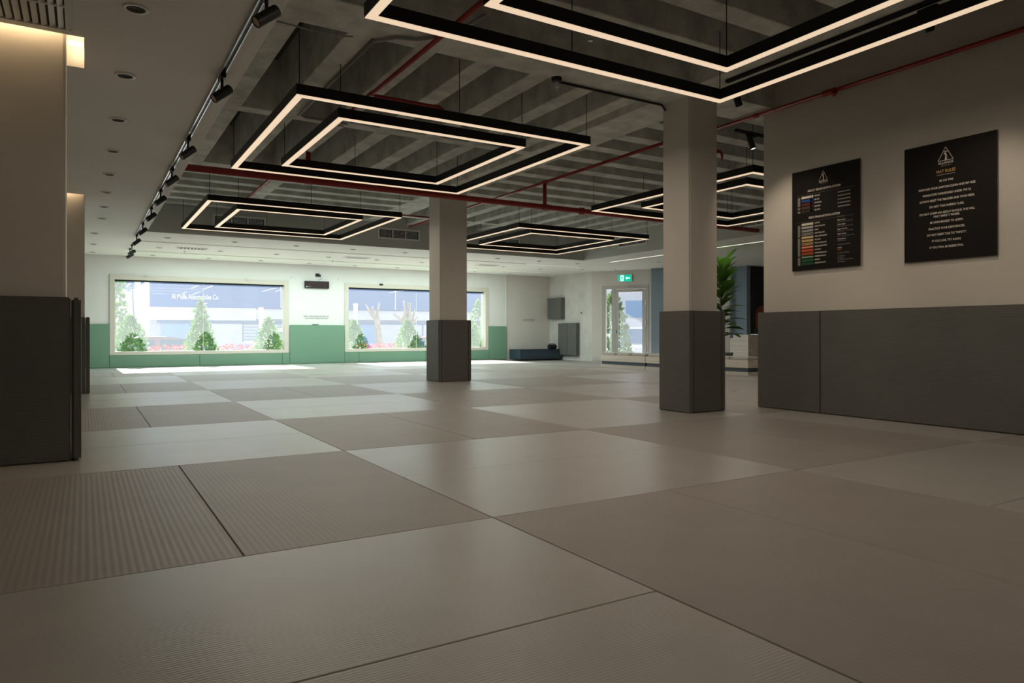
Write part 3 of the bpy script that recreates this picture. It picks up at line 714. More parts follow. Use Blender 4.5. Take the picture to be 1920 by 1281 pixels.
COLS = {'white': (0.72, 0.66, 0.58), 'blue': (0.015, 0.07, 0.30), 'purple': (0.10, 0.018, 0.03), 'brown': (0.085, 0.04, 0.018), 'blk': (0.03, 0.025, 0.02), 'grey': (0.30, 0.30, 0.32), 'yellow': (0.58, 0.40, 0.17), 'orange': (0.62, 0.11, 0.03), 'green': (0.01, 0.13, 0.055)}
for k, c in COLS.items(): MT['belt_'+k] = mat('belt_'+k, c, 0.6)
for i, (nm_, c) in enumerate([('WHITE', 'white'), ('BLUE', 'blue'), ('PURPLE', 'purple'), ('BROWN', 'brown'), ('BLACK', 'blk')]):
    v = 0.272+0.0345*i
    rects(t, MW, 'belt_bar', [(0.15*W1, 0.33*W1, -(v+0.0115)*H1, -(v-0.0115)*H1)], 'belt_'+c)
    rects(t, MW, 'belt_tip', [(0.282*W1, 0.318*W1, -(v+0.010)*H1, -(v-0.010)*H1)] if i else [(0.275*W1, 0.28*W1, -(v+0.0115)*H1, -(v-0.0115)*H1), (0.30*W1, 0.31*W1, -(v+0.0115)*H1, -(v-0.0115)*H1)], 'belt_white' if i else 'belt_blk')
    tx(t, MW, nm_, 0.35, v, W1, H1, 0.0145, 'print_white', 0.017*len(nm_), 'LEFT')
    tx(t, MW, ['04 GRADUATIONS', '04 GRADUATIONS', '04 GRADUATIONS', '04 GRADUATIONS', 'DEGREES FROM BELT'][i], 0.69, v+0.006, W1, H1, 0.010, 'print_white', 0.175, 'LEFT')
rects(t, MW, 'age_bar', [(0.09*W1, 0.13*W1, -0.355*H1, -0.265*H1), (0.09*W1, 0.13*W1, -0.387*H1, -0.368*H1), (0.09*W1, 0.13*W1, -0.423*H1, -0.402*H1)], 'print_dim')
rects(t, MW, 'age_bar', [(0.09*W1, 0.13*W1, -0.665*H1, -0.545*H1), (0.09*W1, 0.13*W1, -0.857*H1, -0.675*H1), (0.09*W1, 0.13*W1, -0.95*H1, -0.868*H1)], 'print_dim')
KB = ['WHITE', 'GREY/WHITE', 'GREY', 'GREY/BLACK', 'YELLOW/WHITE', 'YELLOW', 'YELLOW/BLACK', 'ORANGE/WHITE', 'ORANGE', 'ORANGE/BLACK', 'GREEN/WHITE', 'GREEN', 'GREEN/BLACK']
for i, s in enumerate(KB):
    v = 0.541+0.0328*i; base = s.split('/')[0].lower()
    rects(t, MW, 'belt_bar', [(0.15*W1, 0.33*W1, -(v+0.0115)*H1, -(v-0.0115)*H1)], 'belt_'+base)
    if '/' in s:
        o_ = B().box(0.15*W1, 0.33*W1, -(v+0.003)*H1, -(v-0.003)*H1, 0.0008, 0.0014).obj('belt_stripe', 'belt_white' if 'WHITE' in s else 'belt_blk', t); o_.matrix_world = MW
    tx(t, MW, s, 0.35, v, W1, H1, 0.0135, 'print_white', 0.0152*len(s), 'LEFT')
for (v, s, m, w) in [(0.513, 'CATEGORIES', 'print_dim', 0.10), (0.545, 'Baby Eagle', 'print_white', 0.11), (0.563, 'from 03 to 04 years old', 'print_dim', 0.21), (0.588, 'Little Eagle', 'print_white', 0.11), (0.607, 'from 05 to 07 years old', 'print_dim', 0.21), (0.634, 'Eagle Warrior', 'print_white', 0.14), (0.653, 'from 08 to 11 years old', 'print_dim', 0.22), (0.68, 'Eagle Youth', 'print_white', 0.12), (0.70, 'from 12 to 15 years old', 'print_dim', 0.23), (0.727, 'Competition', 'print_white', 0.12), (0.745, 'selected team', 'print_dim', 0.12),
                     (0.782, 'TRAINING STRIPES', 'print_dim', 0.175), (0.812, '5 BARS', 'print_white', 0.06), (0.862, 'DEGREE STRIPES', 'print_dim', 0.165), (0.89, '1st degree', 'print_dim', 0.10), (0.908, '2nd degree', 'print_dim', 0.10), (0.925, '3rd degree with six months', 'print_dim', 0.21), (0.945, '4th degree', 'print_dim', 0.11)]:
    tx(t, MW, s, 0.685, v, W1, H1, 0.0115, m, w, 'LEFT')
rects(t, MW, 'red_bar', [(0.685*W1, 0.745*W1, -0.834*H1, -0.828*H1)], 'belt_orange')
# mat rules
W2, H2 = 0.735, 0.99
t, MW = poster_board('black poster of white mat rules under a gold heading', W2, H2, 3.505, 2.383, 'rules_poster')
logo(t, MW, 0.47*W2, -0.105*H2, 0.166*W2, 0.113*H2)
tx(t, MW, 'ALLIANCE', 0.47, 0.182, W2, H2, 0.019, 'print_white', 0.165); tx(t, MW, 'JIU-JITSU', 0.475, 0.205, W2, H2, 0.012, 'print_dim', 0.11)
tx(t, MW, 'MAT RULES', 0.472, 0.251, W2, H2, 0.026, 'print_gold', 0.206)
rects(t, MW, 'rule', [(0.372*W2, 0.572*W2, -0.2805*H2, -0.278*H2)], 'print_white')
for (v, s, w) in [(0.329, 'BE ON TIME', 0.15), (0.384, 'MAINTAIN YOUR UNIFORM CLEAN AND RIP FREE.', 0.62), (0.437, 'MANDATORY RASHGUARD UNDER THE GI.', 0.525), (0.488, 'ALWAYS GREET THE TEACHER AND YOUR PEERS.', 0.60), (0.541, 'DO NOT TALK DURING CLASS.', 0.375), (0.597, 'DO NOT COMPLAIN ABOUT FATIGUE, THIS WILL', 0.60), (0.626, 'ONLY MAKE IT WORSE.', 0.285), (0.675, 'BE OPEN-MINDED TO LEARN.', 0.36), (0.729, 'PRACTICE YOUR DEFICIENCIES.', 0.395), (0.781, 'DO NOT RESIST DUE TO "VANITY".', 0.43), (0.834, 'IF YOU LOSE, TRY AGAIN.', 0.315), (0.889, 'IF YOU WIN, BE RESPECTFUL.', 0.37)]:
    tx(t, MW, s, 0.478, v, W2, H2, 0.0185, 'print_white', w)

# ------------------------------------------------------------------ window wall fittings
def far_frame(x, z, y=YW): return Matrix(((1, 0, 0, x), (0, 0, -1, y), (0, 1, 0, z), (0, 0, 0, 1)))
t = thing('timer_display', 'black rectangular timer display on the wall between the windows', 'timer', (5.28, YW, 1.99))
box(-0.32, 0.32, -0.07, -0.002, 0, 0.185).obj('housing', 'black_matte', t, bevel=0.006)
box(-0.29, 0.29, -0.0735, -0.0705, 0.045, 0.17).obj('screen', 'screen', t)
B().lathe([(0.0005, 0.0), (0.018, 0.0), (0.018, 0.002), (0.0005, 0.002)], 14).obj('badge', 'signwhite' if False else 'white_plastic', t).matrix_world = far_frame(5.005, 2.025, YW-0.0705)
text('lettering', 'Timer', 0.032, far_frame(5.075, 2.025, YW-0.0705), 'white_plastic', t)
B().tube([(0.08, -0.03, 0.185), (0.05, -0.02, 0.22), (0.12, -0.02, 0.25), (0.10, -0.02, 0.30)], 0.004, 6).obj('power_cable', 'black', t)
t = thing('wall_camera', 'small black camera on the wall above the timer display', 'camera', (5.30, YW, 2.30))
box(-0.05, 0.05, -0.03, -0.002, 0, 0.08).obj('mount', 'black', t, bevel=0.005)
B().tube([(0.0, -0.03, 0.04), (0.06, -0.09, 0.015)], 0.028, 12).obj('lens_barrel', 'black_matte', t)
t = thing('remote_control', 'small black remote lying on top of the sage pad between windows', 'remote', (5.24, YW-0.026, 1.0105), R(4))
box(-0.085, 0.085, -0.02, 0.02, 0, 0.02).obj('body', 'black', t, bevel=0.005)
for k in range(4): B().lathe([(0.0005, 0.023), (0.005, 0.023), (0.005, 0.02)], 8, c=(-0.05+0.03*k, 0, 0)).obj('button', 'print_dim', t)
q = text('wall_quote', 'RESPECT YOUR OPPONENT, BUT FIGHT UNTIL\nTHE LAST DROP OF SWEAT FOR VICTORY', 0.052, far_frame(5.28, 1.215, YW-0.0015), 'text_grey', None, 'CENTER', 0.0006, 0.0006, 1.0, 0.62)
tag(q, 'two lines of dark lettering on the wall below the timer', 'wall lettering')
q = text('wall_quote', 'IT IS NOT ABOUT WINNING, IT\nIS ABOUT NEVER GIVING UP', 0.045, far_frame(11.96, 1.205, YW-0.0015), 'text_grey', None, 'CENTER', 0.0006, 0.0006, 1.0, 0.7)
tag(q, 'two lines of small lettering above the navy bench box', 'wall lettering')
for k, x in enumerate([4.63, 5.87]):
    t = thing('wall_sensor', 'tiny white round cap on wall %s of the timer display' % ['left', 'right'][k], 'wall cap', (x, YW-0.001, 2.25))
    B().lathe([(0.0005, -0.012), (0.022, -0.012), (0.026, 0.0)], 14).obj('cap', 'white_plastic', t).rotation_euler = (R(-90), 0, 0)
# navy box and speaker
t = thing('bench_box', 'long low navy padded box against the wall in far right corner', 'padded box', (11.18, 17.95, 0.002))
box(0, 1.50, 0.0, 0.65, 0, 0.285).obj('body', 'pad_navy', t, bevel=0.012)
box(0.0, 1.50, 0.02, 0.67, 0.286, 0.30).obj('lid', 'pad_navy', t, bevel=0.005)
t = thing('speaker', 'small black portable speaker on top of the navy box', 'speaker', (12.40, 18.05, 0.303))
b = B(); b.tube([(-0.13, 0, 0.075), (-0.12, 0, 0.075), (0.12, 0, 0.075), (0.13, 0, 0.075)], 0.072, 16); b.obj('body', 'black_matte', t, smooth=False)
b = B(); b.tube([(-0.138, 0, 0.075), (-0.13, 0, 0.075)], 0.055, 16); b.tube([(0.13, 0, 0.075), (0.138, 0, 0.075)], 0.055, 16); b.obj('end_cap', 'black', t)
b = B(); b.tube([(-0.11, 0, 0.13), (-0.09, 0, 0.165), (0.09, 0, 0.165), (0.11, 0, 0.13)], 0.009, 8); b.obj('handle', 'black', t)
box(-0.09, 0.09, -0.05, 0.05, 0, 0.01).obj('foot', 'black', t)
t = thing('wall_switch', 'white wall plate with black knob on plaster wall', 'switch', (12.749, 16.98, 1.40))
box(-0.012, 0, -0.05, 0.05, -0.05, 0.05).obj('plate', 'white_plastic', t, bevel=0.004); B().tube([(-0.012, 0, 0), (-0.035, 0, 0)], 0.022, 12).obj('knob', 'black', t)
box(0, 0.31, -0.014, -0.001, 0, 0.10).obj('baseboard_oblique', 'plaster', kind='structure').matrix_world = OB

# ------------------------------------------------------------------ entrance door (in the oblique wall's frame)
d = thing('door_1', 'x', 'door'); del d['label']; del d['category']; d['kind'] = 'structure'; d.matrix_world = OB
b = B()
b.box(0.31, 0.42, -0.02, 0.10, -0.03, 2.17); b.box(0.60, 0.70, -0.02, 0.10, -0.03, 2.07); b.box(1.597, 1.667, -0.02, 0.10, -0.03, 2.17); b.box(0.42, 1.597, -0.02, 0.10, 2.07, 2.17); b.box(0.42, 0.60, -0.02, 0.10, -0.03, 0.08)
b.obj('door_frame', 'door_alu', d)
box(0.42, 0.60, 0.03, 0.04, 0.08, 2.07).obj('pane', 'clear', d)
b = B(); b.box(0.704, 0.79, -0.025, 0.03, 0.0, 2.06); b.box(1.49, 1.593, -0.025, 0.03, 0.0, 2.06); b.box(0.79, 1.49, -0.025, 0.03, 1.98, 2.06); b.box(0.79, 1.49, -0.025, 0.03, 0.0, 0.12)
b.obj('door_leaf', 'door_alu', d)
box(0.79, 1.49, 0.0, 0.01, 0.12, 1.98).obj('pane', 'clear', d)
b = B(); b.tube([(0.76, -0.03, 1.20)]+[(0.76+0.10*math.sin(a), -0.075, 1.11+0.095*math.cos(a)) for a in [i*math.pi/8 for i in range(9)]]+[(0.76, -0.03, 1.02)], 0.012, 8); b.obj('pull_handle', 'steel', d)
box(0.735, 0.755, -0.035, -0.026, 0.80, 0.87).obj('lock', 'black', d, bevel=0.003)
for z in (0.35, 1.1, 1.65): B().tube([(1.60, -0.035, z-0.06), (1.60, -0.035, z+0.06)], 0.014, 8).obj('hinge', 'steel', d)
box(1.22, 1.42, -0.07, -0.026, 2.03, 2.085).obj('closer_body', 'alu', d, bevel=0.004)
B().tube([(1.24, -0.06, 2.09), (1.10, -0.16, 2.10), (1.16, -0.04, 2.12)], 0.008, 6).obj('closer_arm', 'alu', d)
# exit sign
t = thing('exit_sign', 'green illuminated exit sign with running figure above the entrance door', 'exit sign'); t.matrix_world = OB @ Matrix.Translation((0.80, -0.005, 2.28))
box(-0.012, 0.402, -0.05, 0, -0.012, 0.202).obj('housing', 'white_plastic', t)
box(0, 0.39, -0.056, -0.0505, 0, 0.19).obj('green_face', 'signgreen', t)
def flat(parent, name, polys, m):
    b = B()
    for pts in polys: b.prism(pts, -0.0585, -0.0562, 'y')
    return b.obj(name, m, parent)
flat(t, 'white_door', [[(0.065, 0.01), (0.165, 0.01), (0.165, 0.18), (0.065, 0.18)]], 'signwhite')
b = B()
for pts in [[(0.118, 0.145), (0.132, 0.145), (0.132, 0.162), (0.118, 0.162)], [(0.095, 0.13), (0.12, 0.14), (0.135, 0.12), (0.12, 0.075), (0.10, 0.09)], [(0.12, 0.08), (0.145, 0.05), (0.155, 0.015), (0.142, 0.015), (0.132, 0.045), (0.108, 0.07)], [(0.105, 0.085), (0.095, 0.055), (0.07, 0.04), (0.07, 0.052), (0.085, 0.065), (0.092, 0.09)], [(0.095, 0.13), (0.075, 0.105), (0.083, 0.098), (0.102, 0.12)], [(0.128, 0.125), (0.152, 0.105), (0.147, 0.095), (0.125, 0.11)]]:
    b.prism(pts, -0.0605, -0.0587, 'y')
b.obj('running_figure', 'signgreen', t)
flat(t, 'arrow', [[(0.215, 0.095), (0.255, 0.15), (0.255, 0.112), (0.345, 0.112), (0.345, 0.078), (0.255, 0.078), (0.255, 0.04)]], 'signwhite')

# ------------------------------------------------------------------ entrance: benches, cushions, blue panels, cabinet, plant
BX = 10.56
ends = [(11.77, 13.33, 'farthest wooden step bench unit before the entrance door'), (10.36, 11.75, 'wooden step bench unit partly hidden behind the nearer column'), (8.95, 10.34, 'wooden step bench unit right of the nearer column, before the plant')]
ci = 0
for (y0, y1, lab) in ends:
    t = thing('step_bench', lab, 'bench', (BX, y0, -0.03), 0, 'wooden step benches at the entrance')
    L = y1-y0
    box(0, 0.48, 0, L, 0.16, 0.31).obj('box', 'wood', t, bevel=0.004)
    box(0.025, 0.46, 0.015, L-0.015, 0.085, 0.16).obj('toe_strip', 'toe', t)
    box(0.0, 0.48, 0, L, 0.0, 0.085).obj('plinth', 'wood', t, bevel=0.003)
    n = 3
    for k in range(n):
        c0 = y0+L*k/n+0.035; c1 = y0+L*(k+1)/n-0.035
        o = box(-0.19, 0.19, -(c1-c0)/2, (c1-c0)/2, 0, 0.05).obj('seat_cushion', 'cushion', bevel=0.012, loc=(BX+0.22, (c0+c1)/2, 0.282))
        ci += 1
        tag(o, 'flat grey seat cushion on the entrance benches, %s counting from the poster wall end' % ORD[9-ci] if False else '%s grey seat cushion on the %s step bench at the entrance' % (['nearest', 'middle', 'farthest'][k], ['farthest', 'middle', 'nearest'][ends.index((y0, y1, lab))]), 'cushion', 'cushions on the step benches')
# blue portal panel beside the door
t = box(1.80, 2.75, -0.30, -0.004, -0.03, LOWZ-0.003).obj('blue_panel', 'blue', bevel=0.004); t.matrix_world = OB
tag(t, 'blue grey full-height panel between the exit door and the nearer column', 'wall panel')
t = box(15.21, 15.36, 12.93, 13.60, -0.03, LOWZ-0.003).obj('blue_panel', 'blue', bevel=0.004); tag(t, 'blue grey full-height panel behind the plant, beside black cabinet', 'wall panel')
t = thing('tall_cabinet', 'tall matte black cabinet with orange arched panel beyond the entrance', 'cabinet', (15.37, 12.92, 0.76))
box(0, 1.8, 0.0, 0.65, 0, LOWZ-0.77).obj('carcass', 'black_matte', t)
arch = [(0.16, 0.12)]+[(0.16+0.5*0.5*(1-math.cos(a)) if False else 0.41-0.25*math.cos(a), 0.50+0.25*math.sin(a)) for a in [i*math.pi/10 for i in range(11)]]+[(0.66, 0.12)]
arch = [(0.19, 0.16), (0.16, 0.22)]+[(0.41-0.25*math.cos(a), 0.52+0.25*math.sin(a)) for a in [i*math.pi/10 for i in range(11)]]+[(0.66, 0.22), (0.63, 0.16)]
B().prism(arch, -0.012, -0.001, 'y').obj('arched_panel', 'ply', t)
b = B()
for k in range(7):
    x = 0.27+0.045*k; b.tube([(x, -0.014, 0.40+0.02*(k % 2)), (x+0.012, -0.014, 0.46-0.02*(k % 3)), (x+0.035, -0.014, 0.40+0.015*(k % 2))], 0.007, 5)
b.obj('script_lettering', 'print_white', t)
box(0.25, 0.33, -0.014, -0.0125, 0.24, 0.29).obj('label', 'print_white', t)
B().tube([(0.12, -0.001, 0.13), (0.14, -0.03, 0.13), (0.14, -0.03, 0.04), (0.12, -0.001, 0.04)], 0.008, 6).obj('handle', 'steel', t)
box(0.16, 1.7, -0.003, -0.001, 0.135, 0.142).obj('trim_line', 'print_dim', t)
t = thing('counter_block', 'pale wooden counter block in front of the black cabinet', 'counter', (14.52, 12.30, -0.041))
box(0, 2.2, 0.0, 0.60, 0, 0.70).obj('body', 'wood', t, bevel=0.005); box(0.12, 2.2, 0.10, 0.60, 0.70, 0.79).obj('upper_step', 'wood', t, bevel=0.005)
# potted plant
t = thing('potted_fig', 'tall green leafy fig plant standing behind the nearer column', 'plant', (11.50, 10.42, -0.041))
B().lathe([(0.0005, 0), (0.17, 0), (0.22, 0.42), (0.20, 0.42), (0.18, 0.36), (0.0005, 0.36)], 22).obj('pot', 'terracotta', t, smooth=False)
tr = [(0, 0, 0.36), (0.03, 0.02, 0.9), (-0.02, 0.03, 1.5), (0.02, 0.0, 2.1), (0.05, 0.02, 2.25)]
B().tube(tr, 0.03, 8, r2=0.012).obj('trunk', 'bark', t)
def leaf_mesh(L, Wd, nm):
    b = B(); n = 7; vs = []
    for i in range(n+1):
        s = i/n; w = Wd*math.sin(math.pi*min(1, s*0.97+0.03))**0.75*(0.55+0.65*s if s < 0.6 else 1.0-0.2*(s-0.6))
        z = -0.30*L*s*s; x = L*s
        vs += [(x, -w, z+0.18*w), (x, 0, z), (x, w, z+0.18*w)]
    fs = []
    for i in range(n): fs += [(3*i, 3*i+3, 3*i+4, 3*i+1), (3*i+1, 3*i+4, 3*i+5, 3*i+2)]
    b.add(vs, fs); return b.mesh(nm, 'leaf', smooth=True)
LM = [leaf_mesh(0.50, 0.14, 'leaf'), leaf_mesh(0.42, 0.125, 'leaf')]
rnd = random.Random(3)
for i in range(46):
    z = 0.75+1.48*i/45; ang = i*2.4+rnd.uniform(-.3, .3)
    o = bpy.data.objects.new('leaf', LM[i % 2]); COL.objects.link(o); o.parent = t
    o.location = (0.02*math.cos(ang), 0.02*math.sin(ang), z)
    o.rotation_euler = (rnd.uniform(-.25, .25), -R(18+50*(i/45)**1.5) + rnd.uniform(-.2, .2), ang); s = rnd.uniform(.85, 1.15); o.scale = (s, s, s)

# ------------------------------------------------------------------ outdoors
GZ = -0.75
def omat(nm, c, r=0.7, **k): MT[nm] = mat(nm, c, r, **k); return nm
omat('street', (0.36, 0.35, 0.34), noise=0.1, nscale=0.5); omat('lawn', (0.11, 0.40, 0.10), 0.9, noise=0.3, nscale=15, bump=0.6, bscale=80)
omat('soil', (0.20, 0.14, 0.09), 0.95, noise=0.3, nscale=10); omat('navy_sign', (0.09, 0.175, 0.36), 0.5, noise=0.06, nscale=0.4); omat('pale_render', (0.68, 0.68, 0.70), 0.8, noise=0.05, nscale=0.6)
omat('grey_render', (0.45, 0.48, 0.52), 0.8, noise=0.05); omat('dark_band', (0.14, 0.22, 0.34)); omat('shutter', (0.52, 0.58, 0.64), 0.5); omat('shopdoor', (0.26, 0.40, 0.60), 0.4)
omat('car_white', (0.75, 0.75, 0.76), 0.25, spec=0.6); omat('car_maroon', (0.25, 0.16, 0.20), 0.2, spec=0.6); omat('car_glass', (0.10, 0.16, 0.24), 0.08, spec=0.8); omat('tyre', (0.02, 0.02, 0.02), 0.8); omat('tail', (0.5, 0.02, 0.02), 0.3)
omat('dead_bark', (0.33, 0.28, 0.25), 0.9, noise=0.25, nscale=6, bump=0.5, bscale=15)
MT['hedge'] = leaf_mat('hedge_leaf', (0.10, 0.22, 0.045), 0.2); MT['hedge_pale'] = leaf_mat('pale_leaf', (0.13, 0.23, 0.09), 0.2); MT['petal'] = leaf_mat('red_petal', (0.55, 0.035, 0.07), 0.4)
box(-40, 70, 21.3, 90, GZ-0.1, GZ).obj('ground', 'street', kind='structure')
box(-8, 26, 18.96, 21.3, -0.9, -0.02).obj('planting_bed', 'soil', kind='structure')
b = B(); rg = random.Random(5)
for i in range(2500):
    x = rg.uniform(-1, 12); y = rg.uniform(20.05, 20.4); hgt = rg.uniform(.05, .12); a = rg.uniform(0, 6.28); w = .012
    b.add([(x-w*math.cos(a), y-w*math.sin(a), -0.01), (x+w*math.cos(a), y+w*math.sin(a), -0.01), (x+rg.uniform(-.04, .04), y+rg.uniform(-.04, .04), hgt)], [(0, 1, 2)])
o = b.obj('lawn_grass', 'lawn', kind='stuff'); o['label'] = 'green grass in the bed outside the windows'; o['category'] = 'grass'
box(-8, 26, 18.97, 21.3, -0.019, -0.001).obj('bounce_lawn', 'lawn', kind='structure')  # unseen, oversaturated grass strip added to bounce green light onto the ceilings

def foliage(nm, parent, m, shape, n, size, seed):
    """leaf cards scattered in a solid given by shape(t, a, r) -> point"""
    rr = random.Random(seed); b = B()
    for i in range(n):
        p = Vector(shape(rr)); d = Vector((rr.gauss(0, 1), rr.gauss(0, 1), rr.gauss(0, 1)+.5)).normalized()
        e = d.cross(Vector((rr.gauss(0, 1), rr.gauss(0, 1), rr.gauss(0, 1)))).normalized(); s = size*rr.uniform(.6, 1.3)
        b.add([p, p+d*s*.5+e*s*.28, p+d*s, p+d*s*.5-e*s*.28], [(0, 1, 2, 3)])
    return b.obj(nm, m, parent)
def cone_shape(rad, h):
    def f(r):
        z = h*(1-r.random()**0.6*1.0) if False else h*r.random()**1.15
        t_ = z/h; prof = rad*(1-t_**2.2)**0.8*(0.75+0.25*min(1, t_*4)); q = prof*math.sqrt(r.uniform(.35, 1)); a = r.uniform(0, 6.283)
        return (q*math.cos(a), q*math.sin(a), z)
    return f
def bush(x, y, rad, z0, ztop, label, m='hedge', n=2000, size=0.08, seed=1, group='clipped bushes outside the windows'):
    t = thing('bush', label, 'bush', (x, y, z0), 0, group)
    foliage('foliage', t, m, cone_shape(rad, ztop-z0), n, size, seed)
    B().tube([(0, 0, 0), (0, 0, (ztop-z0)*.8)], 0.03, 6, r2=.01).obj('stem', 'bark', t)
bush(0.975, 19.5, 0.46, -0.02, 1.20, 'clipped green bush at lower left of the left window', seed=1)
bush(2.56, 19.5, 0.44, -0.02, 1.22, 'clipped green bush at the middle of the left window', seed=2)
bush(4.22, 19.48, 0.42, -0.02, 1.18, 'clipped green bush at lower right of the left window', seed=3)
bush(6.55, 19.46, 0.38, -0.02, 1.14, 'clipped green bush at lower left of the right window', seed=4)
bush(8.22, 19.5, 0.44, -0.02, 1.16, 'clipped green bush left of the middle column in the right window', seed=5)
bush(9.0, 19.45, 0.28, -0.02, 0.95, 'small clipped bush just behind the middle column', seed=6)
bush(10.42, 19.42, 0.26, -0.02, 1.02, 'narrow bush at right end of the right window', seed=7)
bush(2.83, 21.6, 0.40, GZ, 1.72, 'taller pale green tree bush behind the middle bush of the left window', 'hedge_pale', 1700, 0.11, 8, 'pale trees beyond the windows')
bush(0.74, 22.5, 0.42, GZ, 3.0, 'tall pale tree at the left edge of the left window', 'hedge_pale', 2000, 0.13, 9, 'pale trees beyond the windows')
bush(12.2, 22.5, 0.55, GZ, 1.95, 'pale tree at right end of the right window', 'hedge_pale', 1500, 0.12, 10, 'pale trees beyond the windows')
bush(15.95, 19.45, 0.72, GZ, 2.2, 'pale tree seen through the entrance door', 'hedge_pale', 2200, 0.16, 11, 'pale trees beyond the windows')
def flower_row(x0, x1, y, label, seed, z=0.42):
    rr = random.Random(seed); b = B()
    t = thing('flower_bed', label, 'flowers', ((x0+x1)/2, y, 0), 0, 'red flower rows outside the windows')
    w = (x1-x0)/2
    foliage('petals', t, 'petal', lambda r: (r.uniform(-w, w), r.uniform(-.25, .25), r.uniform(z-.16, z+.04)), int(260*(x1-x0)), 0.07, seed)
    foliage('foliage', t, 'hedge', lambda r: (r.uniform(-w, w), r.uniform(-.25, .25), r.uniform(0, z-.10)), int(260*(x1-x0)), 0.09, seed+50)
flower_row(1.45, 2.4, 20.8, 'red flowers between left and middle bushes of the left window', 21)
flower_row(3.2, 4.1, 20.8, 'red flowers between middle and right bushes of the left window', 22)
flower_row(7.1, 8.5, 20.8, 'red flowers between the bushes of the right window', 23)

def car(nm, label, loc, rz, body_m, L=4.5, Wd=1.75, Hh=1.45, kind='sedan'):
    t = thing(nm, label, 'car', loc, rz)
    if kind == 'sedan': low = [(-.5, .30), (-.49, .55), (-.46, .62), (-.30, .66), (.27, .66), (.46, .60), (.5, .48), (.5, .25), (.43, .20), (-.45, .20)]; cab = [(-.34, .64), (-.21, .94), (-.12, .995), (.05, 1.0), (.14, .95), (.30, .64)]
    else: low = [(-.5, .25), (-.5, .62), (-.3, .66), (.38, .60), (.48, .52), (.5, .40), (.5, .22), (-.48, .20)]; cab = [(-.49, .62), (-.48, .95), (-.44, 1.0), (.12, 1.0), (.18, .97), (.36, .61)]
    def pl(p, k=1.0): return [(x*L, z*Hh) for x, z in p]
    B().prism(pl(low), -Wd/2, Wd/2, 'y').obj('body', body_m, t, bevel=0.03)
    c = pl(cab); n = len(c); b = B(); ws = [Wd*.46]+[Wd*.39]*(n-2)+[Wd*.46]
    vs = [(x, -w, z) for (x, z), w in zip(c, ws)]+[(x, w, z) for (x, z), w in zip(c, ws)]
    b.add(vs, [tuple(range(n)), tuple(range(2*n-1, n-1, -1))]+[(i, i+n, (i+1) % n+n, (i+1) % n) for i in range(n)]); b.obj('cabin', body_m, t, bevel=0.015)
    x0, x1 = cab[0][0]*L, cab[-1][0]*L
    for s in (-1, 1):
        for (ax, bx) in ((.10, .46), (.52, .86)):
            p = []; zt, zb = .93*Hh, .68*Hh
            ca = cab[1][0]*L+.04; cb = cab[-2][0]*L-.0
            A0 = x0+(x1-x0)*ax; A1 = x0+(x1-x0)*bx
            def topx(v): return min(max(v, ca+.05), cb+.02)
            q = [(A0, s*(Wd*.453), zb), (A1, s*(Wd*.453), zb), (topx(A1), s*(Wd*.402), zt), (topx(A0), s*(Wd*.402), zt)]
            q2 = [(x, y+s*.012, z) for x, y, z in q]
            B().add(q+q2, [(0, 1, 2, 3), (7, 6, 5, 4), (0, 4, 5, 1), (1, 5, 6, 2), (2, 6, 7, 3), (3, 7, 4, 0)]).obj('side_window', 'car_glass', t)
    for (p, q) in ((cab[0], cab[1]), (cab[-1], cab[-2])):
        e = -1 if p is cab[0] else 1
        a_ = (p[0]*L+e*.012+(-e)*.04, p[1]*Hh+.03); c_ = (q[0]*L+e*.02, q[1]*Hh-.02)
        w0, w1 = Wd*.43, Wd*.36
        q1 = [(a_[0], -w0, a_[1]), (a_[0], w0, a_[1]), (c_[0], w1, c_[1]), (c_[0], -w1, c_[1])]; q2 = [(x+e*.02, y, z+.012) for x, y, z in q1]
        B().add(q1+q2, [(0, 1, 2, 3), (7, 6, 5, 4), (0, 4, 5, 1), (1, 5, 6, 2), (2, 6, 7, 3), (3, 7, 4, 0)]).obj('windscreen', 'car_glass', t)
    for x in (-.31*L, .32*L):
        for s in (-1, 1):
            B().tube([(x, s*(Wd/2-.2), .31), (x, s*(Wd/2+.01), .31)], .31, 18).obj('wheel', 'tyre', t)
    for s in (-1, 1): box(-.503*L, -.49*L, s*.62-.12, s*.62+.12, .50*Hh, .58*Hh).obj('tail_light', 'tail', t)
    return t
car('parked_car', 'dark maroon saloon car parked outside the left window', (2.05, 25.2, GZ), 0.03, 'car_maroon')
car('parked_car', 'white car parked at right side of the left window', (6.4, 29.2, GZ), R(10), 'car_white', 4.3, 1.75, 1.25)
car('parked_van', 'white van parked outside the left end of the right window', (7.15, 25.6, GZ), R(-4), 'car_white', 3.9, 1.8, 1.72, 'van')
car('parked_car', 'dark saloon car behind the red flowers of the right window', (11.9, 25.8, GZ), 0.0, 'car_maroon', 4.3, 1.7, 1.42)
car('parked_van', 'white van seen through the entrance door glass', (20.6, 24.2, GZ), R(-100), 'car_white', 4.2, 1.8, 1.8, 'van')
car('parked_car', 'white car at right side of the entrance door glass', (22.9, 24.6, GZ), R(-100), 'car_white', 4.4, 1.8, 1.55)
car('parked_car', 'car with red tail light in narrow glass beside entrance door', (17.6, 22.0, GZ), R(60), 'car_white', 4.2, 1.75, 1.5)

